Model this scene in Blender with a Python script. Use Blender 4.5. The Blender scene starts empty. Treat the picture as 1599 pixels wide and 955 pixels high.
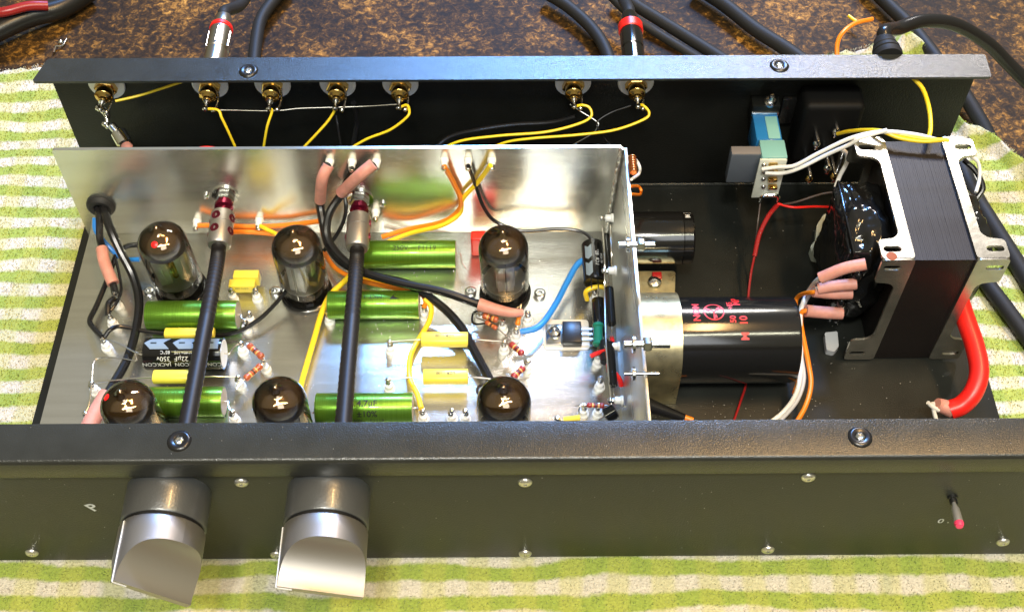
import bpy, bmesh, math, random
import numpy as np
from mathutils import Vector, Matrix
from math import sin, cos, pi, radians, sqrt
random.seed(7); rng = np.random.RandomState(7)
K = 0.01                      # everything below is written in centimetres; the scene is in metres
scene = bpy.context.scene
COL = scene.collection

# ------------------------------------------------------------------ camera
CAMP = Vector((-0.42718, -41.63901, 45.92364))
PITCH, YAW, ROLL, FPX = 0.93437, 0.007793, 0.000675, 1875.722
_f = Vector((sin(YAW)*cos(PITCH), cos(YAW)*cos(PITCH), -sin(PITCH)))
_r0 = Vector((cos(YAW), -sin(YAW), 0)); _u0 = _r0.cross(_f)
_r = _r0*cos(ROLL) + _u0*sin(ROLL); _u = _u0*cos(ROLL) - _r0*sin(ROLL)
cam = bpy.data.cameras.new('camera'); camo = bpy.data.objects.new('camera', cam); COL.objects.link(camo)
M = Matrix((_r, _u, -_f)).transposed().to_4x4(); M.translation = CAMP*K
camo.matrix_world = M
cam.sensor_width = 36; cam.lens = FPX/1599*36; cam.clip_start = 0.01; cam.clip_end = 20
scene.camera = camo
def _ray(px, py): return _f + _r*((px-799.5)/FPX) - _u*((py-477.5)/FPX)
def P(px, py, z):             # where the line of sight meets the level z (survey of the photo)
    d = _ray(px, py); return CAMP + d*((z-CAMP.z)/d.z)
def PY(px, py, y):            # ... meets the upright plane y
    d = _ray(px, py); return CAMP + d*((y-CAMP.y)/d.y)
def PX(px, py, x):
    d = _ray(px, py); return CAMP + d*((x-CAMP.x)/d.x)

# ------------------------------------------------------------------ world and light
w = bpy.data.worlds.new('World'); scene.world = w; w.use_nodes = True
nt = w.node_tree; bg = nt.nodes['Background']
tc = nt.nodes.new('ShaderNodeTexCoord'); sp = nt.nodes.new('ShaderNodeSeparateXYZ')
nt.links.new(tc.outputs['Generated'], sp.inputs[0])
rp = nt.nodes.new('ShaderNodeValToRGB'); mr = nt.nodes.new('ShaderNodeMapRange')
mr.inputs[1].default_value = -1; mr.inputs[2].default_value = 1
nt.links.new(sp.outputs[2], mr.inputs[0]); nt.links.new(mr.outputs[0], rp.inputs[0])
rp.color_ramp.elements[0].color = (.10, .08, .05, 1); rp.color_ramp.elements[1].color = (.62, .57, .42, 1); k_ = rp.color_ramp.elements.new(.55); k_.color = (.40, .37, .20, 1)
nt.links.new(rp.outputs[0], bg.inputs[0]); bg.inputs[1].default_value = 0.58
TGT = Vector((0, -10, 3))
def area(name, loc, sx, sy, power, col, tgt=TGT):
    l = bpy.data.lights.new(name, 'AREA'); l.shape = 'RECTANGLE'; l.size = sx*K; l.size_y = sy*K
    l.energy = power; l.color = col
    o = bpy.data.objects.new(name, l); COL.objects.link(o); o.location = Vector(loc)*K
    o.rotation_euler = (Vector(tgt)-Vector(loc)).to_track_quat('-Z', 'Y').to_euler()
    return o
area('key_lamp', (-12, -82, 160), 14, 14, 14, (1, .95, .88))
area('ceiling_strip', (22, -84, 168), 170, 3.5, 18, (1, .97, .72))
area('ceiling_glow', (62, -12, 200), 66, 11, 26, (1, .60, .24))
area('window_panel', (35, -150, 190), 90, 90, 14, (.92, .96, 1))
area('rear_window', (16, 235, 228), 40, 45, 150, (.18, .44, 1))
area('rear_panel_light', (85, 232, 215), 50, 45, 40, (1, .88, .84))
area('desk_lamp', (124, 238, 208), 9, 9, 22, (1, .95, .85))
scene.view_settings.view_transform = 'Standard'; scene.view_settings.look = 'None'
scene.view_settings.exposure = 0.0; scene.view_settings.gamma = 1

# ------------------------------------------------------------------ materials
MATS = {}
def mat(name, col, rough=.5, metal=0., bump=0, bscale=20, spec=.5, coat=0, var=0, vscale=8, aniso=None, trans=0, emit=None, alpha=1, sub=0, bstretch=(1, 1, 1), det=3):
    if name in MATS: return MATS[name]
    m = bpy.data.materials.new(name); m.use_nodes = True; t = m.node_tree; b = t.nodes['Principled BSDF']
    b.inputs['Base Color'].default_value = (*col, 1); b.inputs['Roughness'].default_value = rough
    b.inputs['Metallic'].default_value = metal; b.inputs['Specular IOR Level'].default_value = spec
    b.inputs['Coat Weight'].default_value = coat; b.inputs['Coat Roughness'].default_value = .08
    b.inputs['Transmission Weight'].default_value = trans; b.inputs['Alpha'].default_value = alpha
    if sub: b.inputs['Subsurface Weight'].default_value = sub; b.inputs['Subsurface Scale'].default_value = .002
    c = t.nodes.new('ShaderNodeTexCoord'); mp = t.nodes.new('ShaderNodeMapping')
    mp.inputs['Scale'].default_value = [100*s for s in bstretch]; t.links.new(c.outputs['Object'], mp.inputs[0])
    if bump:
        n = t.nodes.new('ShaderNodeTexNoise'); n.inputs['Scale'].default_value = bscale; n.inputs['Detail'].default_value = det
        t.links.new(mp.outputs[0], n.inputs[0])
        bp = t.nodes.new('ShaderNodeBump'); bp.inputs['Strength'].default_value = bump; bp.inputs['Distance'].default_value = .0003
        t.links.new(n.outputs[0], bp.inputs['Height']); t.links.new(bp.outputs[0], b.inputs['Normal'])
    if var:
        n2 = t.nodes.new('ShaderNodeTexNoise'); n2.inputs['Scale'].default_value = vscale; n2.inputs['Detail'].default_value = 4
        t.links.new(mp.outputs[0], n2.inputs[0])
        mx = t.nodes.new('ShaderNodeMix'); mx.data_type = 'RGBA'
        mx.inputs[6].default_value = (*[max(0, x*(1-var)) for x in col], 1); mx.inputs[7].default_value = (*[min(1, x*(1+var)) for x in col], 1)
        mr = t.nodes.new('ShaderNodeMapRange'); mr.inputs[1].default_value = .3; mr.inputs[2].default_value = .7
        t.links.new(n2.outputs[0], mr.inputs[0]); t.links.new(mr.outputs[0], mx.inputs[0]); t.links.new(mx.outputs[2], b.inputs['Base Color'])
        mr2 = t.nodes.new('ShaderNodeMapRange'); mr2.inputs[3].default_value = rough*.85; mr2.inputs[4].default_value = min(1, rough*1.2)
        t.links.new(n2.outputs[0], mr2.inputs[0]); t.links.new(mr2.outputs[0], b.inputs['Roughness'])
    MATS[name] = m; return m
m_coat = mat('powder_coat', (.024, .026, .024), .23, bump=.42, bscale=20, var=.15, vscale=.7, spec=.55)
m_base = mat('powder_coat_floor_shaded', (.013, .0145, .013), .38, bump=.45, bscale=18, var=.3, vscale=.35, spec=.4)  # same coat as the case, shade of the open inside put into its colour
m_floor = mat('powder_coat_inside_shaded', (.007, .0075, .0065), .4, bump=.5, bscale=11, var=.2, vscale=.5, spec=.3)  # darkest copy of the coat, with the inner shade put into the colour
m_al = mat('brushed_aluminium', (.78, .78, .74), .22, .93, bump=.17, bscale=14, bstretch=(.12, 2.2, 1), var=.06, vscale=1.2)
m_alw = mat('brushed_aluminium_wall', (.76, .76, .70), .21, .93, bump=.16, bscale=14, bstretch=(.12, 1, 2.2), var=.06, vscale=1.2)
m_knob = mat('satin_aluminium', (.44, .42, .40), .42, .9, bump=.12, bscale=60)
m_weld = mat('weld_metal', (.7, .7, .68), .25, 1, bump=1, bscale=7)
m_steel = mat('zinc_steel', (.66, .67, .68), .2, 1, var=.15, vscale=3)
m_chrome = mat('bright_tin', (.85, .85, .83), .12, 1)
m_tin = mat('tinned_wire', (.75, .72, .66), .25, 1)
m_solder = mat('solder', (.75, .74, .72), .18, 1, bump=.6, bscale=14)
m_gold = mat('gold_plate', (.72, .48, .16), .16, 1)
m_zy = mat('yellow_zinc', (.72, .62, .35), .28, .9, bump=.12, bscale=4, var=.25, vscale=1.6)
m_frame = mat('transformer_steel', (.50, .47, .40), .24, .9, bump=.15, bscale=3, var=.15, vscale=1.4)
m_lam = mat('varnished_laminations', (.012, .009, .008), .4, 0, bump=.2, bscale=3, bstretch=(7, .25, .25), var=.5, vscale=1.0, coat=.08, spec=.3)
m_tape = mat('black_tape', (.008, .008, .008), .12, 0, bump=1, bscale=1.3, spec=.6)
m_blk = mat('black_plastic', (.012, .012, .012), .32, spec=.5)
m_glossblk = mat('gloss_black', (.008, .008, .008), .13, spec=.5, bump=.05, bscale=2)
m_rubber = mat('black_rubber', (.016, .016, .016), .58, spec=.3, bump=.3, bscale=14)
m_wblack = mat('black_insulation', (.010, .010, .011), .27)
m_grey = mat('grey_plastic', (.085, .10, .125), .45)
m_ltgrey = mat('light_grey_plastic', (.42, .43, .45), .5)
m_yel = mat('yellow_insulation', (.88, .62, .02), .35, sub=.1)
m_org = mat('orange_insulation', (.85, .23, .01), .33, sub=.1)
m_red = mat('red_insulation', (.75, .015, .01), .35)
m_dred = mat('dark_red_insulation', (.28, .012, .012), .3)
m_blue = mat('blue_insulation', (.02, .22, .70), .33)
m_dark = mat('dark_enamelled_wire', (.07, .05, .045), .3)
m_wht = mat('white_insulation', (.78, .76, .72), .4)
m_gwire = mat('grey_insulation', (.48, .48, .50), .38)
m_pink = mat('pink_sleeving', (.60, .27, .215), .5, bump=.25, bscale=5, var=.12, vscale=2.5, sub=.15)
m_ptfe = mat('white_insulator', (.86, .86, .84), .35)
m_capy = mat('yellow_film', (.86, .70, .08), .35, bump=.1, bscale=3)
m_capr = mat('red_film', (.80, .03, .015), .3)
m_green = mat('green_foil', (.13, .29, .025), .30, .7, bump=.3, bscale=3.2, bstretch=(14, .1, .1), coat=.25, var=.18, vscale=1.5)
m_epoxy = mat('end_epoxy', (.42, .36, .28), .4, bump=.4, bscale=6)
m_can = mat('black_can_sleeve', (.009, .009, .009), .14, spec=.6)
m_print = mat('white_print', (.62, .64, .66), .5)
m_bprint = mat('black_print', (.01, .014, .01), .5)
m_rprint = mat('red_print', (.55, .012, .01), .4)
m_stripe = mat('pale_blue_stripe', (.20, .27, .35), .35)
m_resb = mat('resistor_brown', (.42, .09, .03), .3, coat=.3)
m_resr = mat('resistor_red', (.32, .03, .03), .25, coat=.4)
m_resg = mat('resistor_green', (.015, .20, .12), .25, coat=.3)
m_band = mat('colour_band', (.75, .45, .12), .35)
m_maroon = mat('maroon_anodised', (.16, .008, .03), .2, .7)
m_mica = mat('mica_pad', (.66, .65, .62), .35, bump=.2, bscale=3)
m_anode = mat('anode_plate', (.86, .87, .82), .45, .1)
m_teal = mat('teal_switch_body', (.20, .42, .40), .3)
m_tealb = mat('blue_switch_body', (.02, .16, .40), .22)
m_board = mat('pale_board', (.60, .62, .55), .45)
m_copper = mat('enamelled_copper', (.55, .17, .05), .25, .8)
m_sheath = mat('black_ribbed_sheath', (.012, .010, .009), .48, spec=.4)
m_pinktip = mat('pink_red_cap', (.85, .06, .16), .35)
m_dot = mat('red_paint_dot', (.85, .01, .01), .35)
m_gunmetal = mat('plug_nickel', (.50, .47, .44), .28, 1)

def towel_mat():
    m = bpy.data.materials.new('terry_towel'); m.use_nodes = True; t = m.node_tree; b = t.nodes['Principled BSDF']
    N = t.nodes.new; L = t.links.new
    c = N('ShaderNodeTexCoord'); mp = N('ShaderNodeMapping'); mp.inputs['Scale'].default_value = (100, 100, 100); L(c.outputs['Object'], mp.inputs[0])
    nz = N('ShaderNodeTexNoise'); nz.inputs['Scale'].default_value = .16; nz.inputs['Detail'].default_value = 2; L(mp.outputs[0], nz.inputs[0])
    nf = N('ShaderNodeTexNoise'); nf.inputs['Scale'].default_value = 3.2; nf.inputs['Detail'].default_value = 3; L(mp.outputs[0], nf.inputs[0])
    def V(op, a, bb=None, cc=None):
        n = N('ShaderNodeMath'); n.operation = op
        for i, x in enumerate((a, bb, cc)):
            if x is None: continue
            if isinstance(x, (int, float)): n.inputs[i].default_value = x
            else: L(x, n.inputs[i])
        return n.outputs[0]
    s = N('ShaderNodeSeparateXYZ'); L(mp.outputs[0], s.inputs[0])
    dy = V('MULTIPLY', V('SUBTRACT', nz.outputs[0], .5), 1.6)
    dyf = V('MULTIPLY', V('SUBTRACT', nf.outputs[0], .5), .22)
    y = V('ADD', V('ADD', s.outputs[1], dy), dyf)
    y0 = P(900, 889, -.3).y
    ph = V('MULTIPLY', V('SUBTRACT', y, y0), 2*pi/1.40)
    cy = V('COSINE', ph)                                    # +1 in the middle of a green stripe
    x = V('ADD', s.outputs[0], V('MULTIPLY', dy, .6))
    x0 = P(1280, 893, -.3).x
    cx = V('COSINE', V('MULTIPLY', V('SUBTRACT', V('ADD', x, dyf), x0), 2*pi/1.86))
    def step(v, a, bb):
        n = N('ShaderNodeMapRange'); n.interpolation_type = 'SMOOTHSTEP'; n.inputs[1].default_value = a; n.inputs[2].default_value = bb; L(v, n.inputs[0]); return n.outputs[0]
    g = step(cy, -.45, .45); wb = step(cx, -.5, .5)
    def mixc(f, a, bb):
        n = N('ShaderNodeMix'); n.data_type = 'RGBA'; L(f, n.inputs[0])
        for i, x in ((6, a), (7, bb)):
            if isinstance(x, tuple): n.inputs[i].default_value = (*x, 1)
            else: L(x, n.inputs[i])
        return n.outputs[2]
    light = mixc(wb, (.53, .51, .32), (.57, .54, .46))
    green = mixc(wb, (.34, .39, .08), (.28, .36, .07))
    col = mixc(g, light, green)
    v = N('ShaderNodeTexNoise'); v.inputs['Scale'].default_value = 9; v.inputs['Detail'].default_value = 2; L(mp.outputs[0], v.inputs[0])
    hs = N('ShaderNodeHueSaturation'); L(col, hs.inputs['Color']); L(V('MULTIPLY_ADD', v.outputs[0], .6, .72), hs.inputs['Value'])
    L(hs.outputs[0], b.inputs['Base Color']); b.inputs['Roughness'].default_value = .95; b.inputs['Specular IOR Level'].default_value = .1
    b.inputs['Sheen Weight'].default_value = .25
    bn = N('ShaderNodeTexNoise'); bn.inputs['Scale'].default_value = 10; L(mp.outputs[0], bn.inputs[0])
    bp = N('ShaderNodeBump'); bp.inputs['Strength'].default_value = 1; bp.inputs['Distance'].default_value = .0008
    L(bn.outputs[0], bp.inputs['Height']); L(bp.outputs[0], b.inputs['Normal'])
    return m
def bench_mat():
    m = bpy.data.materials.new('speckled_bench'); m.use_nodes = True; t = m.node_tree; b = t.nodes['Principled BSDF']
    N = t.nodes.new; L = t.links.new
    c = N('ShaderNodeTexCoord'); mp = N('ShaderNodeMapping'); mp.inputs['Scale'].default_value = (100, 100, 100); L(c.outputs['Object'], mp.inputs[0])
    n1 = N('ShaderNodeTexNoise'); n1.inputs['Scale'].default_value = 2.6; n1.inputs['Detail'].default_value = 8; n1.inputs['Roughness'].default_value = .75; n1.inputs['Distortion'].default_value = .6; L(mp.outputs[0], n1.inputs[0])
    n2 = N('ShaderNodeTexNoise'); n2.inputs['Scale'].default_value = .22; n2.inputs['Detail'].default_value = 3; L(mp.outputs[0], n2.inputs[0])
    ad = N('ShaderNodeMath'); ad.operation = 'MULTIPLY_ADD'; ad.inputs[1].default_value = .45; L(n2.outputs[0], ad.inputs[0]); L(n1.outputs[0], ad.inputs[2])
    r = N('ShaderNodeValToRGB'); L(ad.outputs[0], r.inputs[0]); e = r.color_ramp.elements
    e[0].position = .63; e[0].color = (.016, .010, .005, 1); e[1].position = 1.0; e[1].color = (.75, .40, .09, 1)
    k = e.new(.75); k.color = (.055, .028, .008, 1); k = e.new(.85); k.color = (.24, .115, .022, 1)
    L(r.outputs[0], b.inputs['Base Color']); b.inputs['Roughness'].default_value = .55; b.inputs['Specular IOR Level'].default_value = .12
    bp = N('ShaderNodeBump'); bp.inputs['Strength'].default_value = .5; bp.inputs['Distance'].default_value = .0004; L(n1.outputs[0], bp.inputs['Height']); L(bp.outputs[0], b.inputs['Normal'])
    return m
def thin_glass(name, tint, refl=1.0, dens=0.0):
    m = bpy.data.materials.new(name); m.use_nodes = True; t = m.node_tree; t.nodes.remove(t.nodes['Principled BSDF'])
    o = t.nodes['Material Output']; N = t.nodes.new; L = t.links.new
    tr = N('ShaderNodeBsdfTransparent'); tr.inputs[0].default_value = (*tint, 1)
    gl = N('ShaderNodeBsdfGlossy'); gl.inputs['Roughness'].default_value = .03
    fr = N('ShaderNodeFresnel'); fr.inputs[0].default_value = 1.6
    mx = N('ShaderNodeMixShader'); L(fr.outputs[0], mx.inputs[0]); L(tr.outputs[0], mx.inputs[1]); L(gl.outputs[0], mx.inputs[2]); L(mx.outputs[0], o.inputs[0])
    return m
m_glass = thin_glass('tube_glass', (.96, .96, .94))
def getter_mat():             # dark mirror film that thins out towards its lower edge
    m = bpy.data.materials.new('getter_film'); m.use_nodes = True; t = m.node_tree; b = t.nodes['Principled BSDF']
    N = t.nodes.new; L = t.links.new
    b.inputs['Metallic'].default_value = .8; b.inputs['Roughness'].default_value = .09
    b.inputs['Base Color'].default_value = (.20, .11, .04, 1); b.inputs['Coat Weight'].default_value = 1; b.inputs['Coat Roughness'].default_value = .02
    c = N('ShaderNodeTexCoord'); s = N('ShaderNodeSeparateXYZ'); L(c.outputs['Object'], s.inputs[0])
    n = N('ShaderNodeTexNoise'); n.inputs['Scale'].default_value = 90; L(c.outputs['Object'], n.inputs[0])
    a = N('ShaderNodeMath'); a.operation = 'MULTIPLY_ADD'; a.inputs[1].default_value = .006; L(n.outputs[0], a.inputs[0]); L(s.outputs[2], a.inputs[2])
    r = N('ShaderNodeMapRange'); r.inputs[1].default_value = .0355; r.inputs[2].default_value = .0415; r.inputs[4].default_value = .97; L(a.outputs[0], r.inputs[0]); L(r.outputs[0], b.inputs['Alpha'])
    return m
m_getter = getter_mat(); m_towel = towel_mat(); m_bench = bench_mat()

# ------------------------------------------------------------------ geometry helpers
class G:
    def __init__(s): s.v = []; s.f = []; s.m = []; s.mi = 0
    def add(s, vs, fs):
        o = len(s.v); s.v += [Vector(x) for x in vs]; s.f += [tuple(i+o for i in f) for f in fs]; s.m += [s.mi]*len(fs); return s
    def box(s, lo, hi, M=None, top=1.0):
        (a, b, c), (d, e, f) = lo, hi
        vs = [Vector(p) for p in ((a,b,c),(d,b,c),(d,e,c),(a,e,c),(a,b,f),(d,b,f),(d,e,f),(a,e,f))]
        if M: vs = [M @ v for v in vs]
        return s.add(vs, [(0,3,2,1),(4,5,6,7),(0,1,5,4),(1,2,6,5),(2,3,7,6),(3,0,4,7)])
    def lathe(s, prof, org=(0,0,0), ax=(0,0,1), seg=24, ph=0.0):
        ax = Vector(ax).normalized(); q = ax.to_track_quat('Z', 'Y'); org = Vector(org); vs = []; fs = []
        for r, h in prof:
            for i in range(seg):
                a = 2*pi*i/seg+ph; vs.append(org + q @ Vector((r*cos(a), r*sin(a), h)))
        n = len(prof)
        for j in range(n-1):
            for i in range(seg):
                k = (i+1) % seg; fs.append((j*seg+i, j*seg+k, (j+1)*seg+k, (j+1)*seg+i))
        if prof[0][0] > 1e-6: fs.append(tuple(range(seg-1, -1, -1)))
        if prof[-1][0] > 1e-6: fs.append(tuple((n-1)*seg+i for i in range(seg)))
        return s.add(vs, fs)
    def cyl(s, a, b, r, seg=16, ch=0.0):
        a = Vector(a); b = Vector(b); L = (b-a).length
        pr = [(r, 0), (r, L)] if not ch else [(r-ch, 0), (r, ch), (r, L-ch), (r-ch, L)]
        return s.lathe(pr, a, b-a, seg)
    def ball(s, c, r, seg=12, sc=1.0):
        pr = [(max(r*sin(pi*i/8), 1e-7), -r*cos(pi*i/8)*sc) for i in range(9)]; return s.lathe(pr, c, (0,0,1), seg)
    def tube(s, pts, r, seg=10, n=8, rib=0.0):
        p = smooth_path(pts, n); rs = r if callable(r) else (lambda t: r)
        t0 = (p[1]-p[0]).normalized(); nrm = t0.orthogonal().normalized(); vs = []; fs = []; N = len(p)
        for i, q in enumerate(p):
            t = (p[min(i+1, N-1)]-p[max(i-1, 0)]).normalized()
            nrm = (nrm - t*nrm.dot(t)).normalized(); bn = t.cross(nrm)
            rr = rs(i/(N-1)) * (1 + (rib if i % 2 else 0))
            for k in range(seg):
                a = 2*pi*k/seg; vs.append(q + (nrm*cos(a)+bn*sin(a))*rr)
        for i in range(N-1):
            for k in range(seg):
                l = (k+1) % seg; fs.append((i*seg+k, i*seg+l, (i+1)*seg+l, (i+1)*seg+k))
        fs.append(tuple(range(seg-1, -1, -1))); fs.append(tuple((N-1)*seg+k for k in range(seg)))
        return s.add(vs, fs)
def smooth_path(pts, n=8):
    p = [Vector(q) for q in pts]
    if len(p) < 3: return [p[0].lerp(p[1], i/n) for i in range(n+1)]
    e = [p[0]*2-p[1]] + p + [p[-1]*2-p[-2]]; out = []
    for i in range(1, len(e)-2):
        a, b, c, d = e[i-1], e[i], e[i+1], e[i+2]
        for k in range(n):
            t = k/n; out.append(.5*((2*b)+(c-a)*t+(2*a-5*b+4*c-d)*t*t+(3*b-a-3*c+d)*t**3))
    out.append(p[-1]); return out
ROOT = {}
def tag(o, label=None, cat=None, group=None, kind=None):
    for k, v in (('label', label), ('category', cat), ('group', group), ('kind', kind)):
        if v: o[k] = v
    return o
def thing(name, label, cat, loc=(0,0,0), group=None):
    o = bpy.data.objects.new(name, None); COL.objects.link(o); o.empty_display_size = .01
    o.location = Vector(loc)*K; ROOT[o] = Vector(loc); return tag(o, label, cat, group)
def mk(name, g, mats, parent=None, loc=None, bevel=0, sharp=35, bseg=2):
    """build the collected shapes as one object; coordinates are centimetres in the place"""
    if not isinstance(mats, (list, tuple)): mats = [mats]
    org = ROOT[parent] if parent is not None else Vector(loc if loc is not None else (0,0,0))
    me = bpy.data.meshes.new(name); me.from_pydata([tuple((v-org)*K) for v in g.v], [], g.f)
    for m in mats: me.materials.append(m)
    if len(mats) > 1: me.polygons.foreach_set('material_index', g.m)
    bm = bmesh.new(); bm.from_mesh(me)
    bmesh.ops.recalc_face_normals(bm, faces=bm.faces)
    if bevel:
        ed = [e for e in bm.edges if len(e.link_faces) == 2 and e.calc_face_angle(0) > .6]
        bmesh.ops.bevel(bm, geom=ed, offset=bevel*K, segments=bseg, profile=.5, affect='EDGES', clamp_overlap=True)
    bm.to_mesh(me); bm.free(); me.shade_smooth(); me.set_sharp_from_angle(angle=radians(sharp))
    o = bpy.data.objects.new(name, me); COL.objects.link(o)
    if parent is not None: o.parent = parent; ROOT[o] = org
    else: o.location = org*K; ROOT[o] = org
    return o
def dup(root, loc=None, rot=None, label=None, group=None):
    r = root.copy(); COL.objects.link(r)
    if loc is not None: r.location = Vector(loc)*K; ROOT[r] = Vector(loc)
    if rot is not None: r.rotation_euler = rot
    if label: r['label'] = label
    if group: r['group'] = group
    for ch in list(root.children):
        c = ch.copy(); COL.objects.link(c); c.parent = r; ROOT[c] = ROOT.get(r, Vector())
        for gch in list(ch.children):
            d = gch.copy(); COL.objects.link(d); d.parent = c
    return r
def text_geo(s, size, bold=0.0, align='CENTER'):
    c = bpy.data.curves.new('t', 'FONT'); c.body = s; c.size = size; c.align_x = align; c.align_y = 'CENTER'; c.offset = bold; c.resolution_u = 3
    o = bpy.data.objects.new('t', c); COL.objects.link(o); dg = bpy.context.evaluated_depsgraph_get(); dg.update()
    e = o.evaluated_get(dg); me = e.to_mesh()
    vs = [tuple(v.co) for v in me.vertices]; fs = [tuple(p.vertices) for p in me.polygons]
    e.to_mesh_clear(); bpy.data.objects.remove(o); bpy.data.curves.remove(c); return vs, fs
def text_on(name, s, size, fn, m, parent, bold=0.0):
    vs, fs = text_geo(s, size, bold); bm = bmesh.new(); bv = [bm.verts.new(v) for v in vs]
    for f in fs:
        try: bm.faces.new([bv[i] for i in f])
        except ValueError: pass
    for k in range(-5, 6):
        bmesh.ops.bisect_plane(bm, geom=bm.verts[:]+bm.edges[:]+bm.faces[:], plane_co=(0, k*size*.085, 0), plane_no=(0, 1, 0))
    if len(vs) < 400:
        w_ = max(abs(v[0]) for v in vs)
        for k in range(-8, 9): bmesh.ops.bisect_plane(bm, geom=bm.verts[:]+bm.edges[:]+bm.faces[:], plane_co=(k*w_/8.5, 0, 0), plane_no=(1, 0, 0))
    bm.verts.index_update(); vs = [tuple(v.co) for v in bm.verts]; fs = [tuple(v.index for v in f.verts) for f in bm.faces]; bm.free()
    g = G(); g.add([fn(x, y) for x, y, _ in vs], fs)
    org = ROOT[parent]; me = bpy.data.meshes.new(name); me.from_pydata([tuple((v-org)*K) for v in g.v], [], g.f); me.materials.append(m)
    o = bpy.data.objects.new(name, me); COL.objects.link(o); o.parent = parent; ROOT[o] = org; return o
def cut_plate(outlines, th, M):
    """flat sheet with holes: outlines in 2D, thickness th, placed by M"""
    c = bpy.data.curves.new('p', 'CURVE'); c.dimensions = '2D'; c.fill_mode = 'BOTH'; c.extrude = th/2
    for ol in outlines:
        s = c.splines.new('POLY'); s.points.add(len(ol)-1); s.use_cyclic_u = True
        for i, (x, y) in enumerate(ol): s.points[i].co = (x, y, 0, 1)
    o = bpy.data.objects.new('p', c); COL.objects.link(o); dg = bpy.context.evaluated_depsgraph_get(); dg.update()
    e = o.evaluated_get(dg); me = e.to_mesh(); vs = [M @ v.co for v in me.vertices]; fs = [tuple(p.vertices) for p in me.polygons]
    e.to_mesh_clear(); bpy.data.objects.remove(o); bpy.data.curves.remove(c)
    g = G(); g.add(vs, fs); return g
def rounded(pts, r, n=4):
    out = []; N = len(pts)
    for i, (x, y) in enumerate(pts):
        p = Vector((x, y)); a = Vector(pts[i-1]); b = Vector(pts[(i+1) % N])
        d1 = (a-p); d2 = (b-p); rr = min(r, d1.length*.45, d2.length*.45)
        s = p+d1.normalized()*rr; e = p+d2.normalized()*rr
        for k in range(n+1):
            t = k/n; q = s*(1-t)**2+p*2*t*(1-t)+e*t*t; out.append((q.x, q.y))
    return out
def slot(cx, cy, L, Wd, horiz=True, n=6):
    out = []
    for s in (1, -1):
        for k in range(n+1):
            a = (-pi/2+pi*k/n) + (0 if s > 0 else pi)
            x = s*(L/2-Wd/2)+Wd/2*cos(a); y = Wd/2*sin(a)
            out.append((cx+x, cy+y) if horiz else (cx-y, cy+x))
    return out
def V3(pts): return [p if isinstance(p, Vector) else P(*p) for p in pts]
def wire(label, pts, r, m, name='wire', cat='wire', sleeves=(), group=None, seg=10, loc=None):
    """a cable run; pts are (photo x, photo y, height) or Vectors; sleeves become parts"""
    pts = V3(pts); base = pts[0]
    pts = [p if i in (0, len(pts)-1) else p+Vector([random.uniform(-.035, .035) for _ in '123']) for i, p in enumerate(pts)]
    if not sleeves:
        return tag(mk(name, G().tube(pts, r, seg), m, loc=base), label, cat, group)
    t = thing(name, label, cat, base, group); mk('insulation', G().tube(pts, r, seg), m, t)
    for sp_, sr, sm in sleeves: mk('sleeve', G().tube(V3(sp_), sr, 14), sm, t)
    return t

# ------------------------------------------------------------------ the setting: bench and towel
tag(mk('workbench', G().box((-130, -90, -3), (130, 90, -.62)), m_bench), kind='structure')
pb = [(-60, 8.2), (P(0,108,-.3).x, P(0,108,-.3).y), (P(75,98,-.3).x, P(75,98,-.3).y), (P(220,92,-.3).x, P(220,92,-.3).y), (-18, 8.3), (10, 8.5), (16.3, 9.6)]
pb += [(P(*q,-.3).x, P(*q,-.3).y) for q in ((1280,83),(1370,67),(1407,50),(1448,84))] + [(23.8, 4.8), (P(1540,212,-.3).x, P(1540,212,-.3).y), (P(1599,262,-.3).x, P(1599,262,-.3).y), (30, -3), (60, -8)]
pbx = [a for a, _ in pb]; pby = [b for _, b in pb]
def tz(x, y):
    out = max(0, abs(x)-21.5)/4; out = min(1, out)
    back = min(1, max(0, y-1)/3); front = min(1, max(0, -22-y)/4)
    k = max(out, back, front*.5)
    from mathutils.noise import noise
    return -.28 + k*(.22*noise(Vector((x*.13, y*.42, 1))) + .12*noise(Vector((x*.5, y*.6, 5))))
nx, ny = 300, 190; g = G(); vs = []
for i in range(nx+1):
    x = -36+72*i/nx; yb = float(np.interp(x, pbx, pby)) + .12*sin(x*3.1)+.08*sin(x*7.7)
    for j in range(ny+1):
        y = -34+(yb+34)*(j/ny)**.9; d = yb-y
        z = tz(x, y) - (.3*max(0, 1-d/.35)**2 if d < .35 else 0)
        if x > 22 and y > -2: z += .7*max(0, 1-abs(d-.7)/1.0)            # the edge is rucked up at the right
        vs.append((x, y, z))
g.add(vs, [(i*(ny+1)+j, (i+1)*(ny+1)+j, (i+1)*(ny+1)+j+1, i*(ny+1)+j+1) for i in range(nx) for j in range(ny)])
o = len(g.v)
towel = mk('towel', g, m_towel, sharp=180)
tag(towel, 'green and white checked terry towel spread under the amplifier', 'towel')
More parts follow.
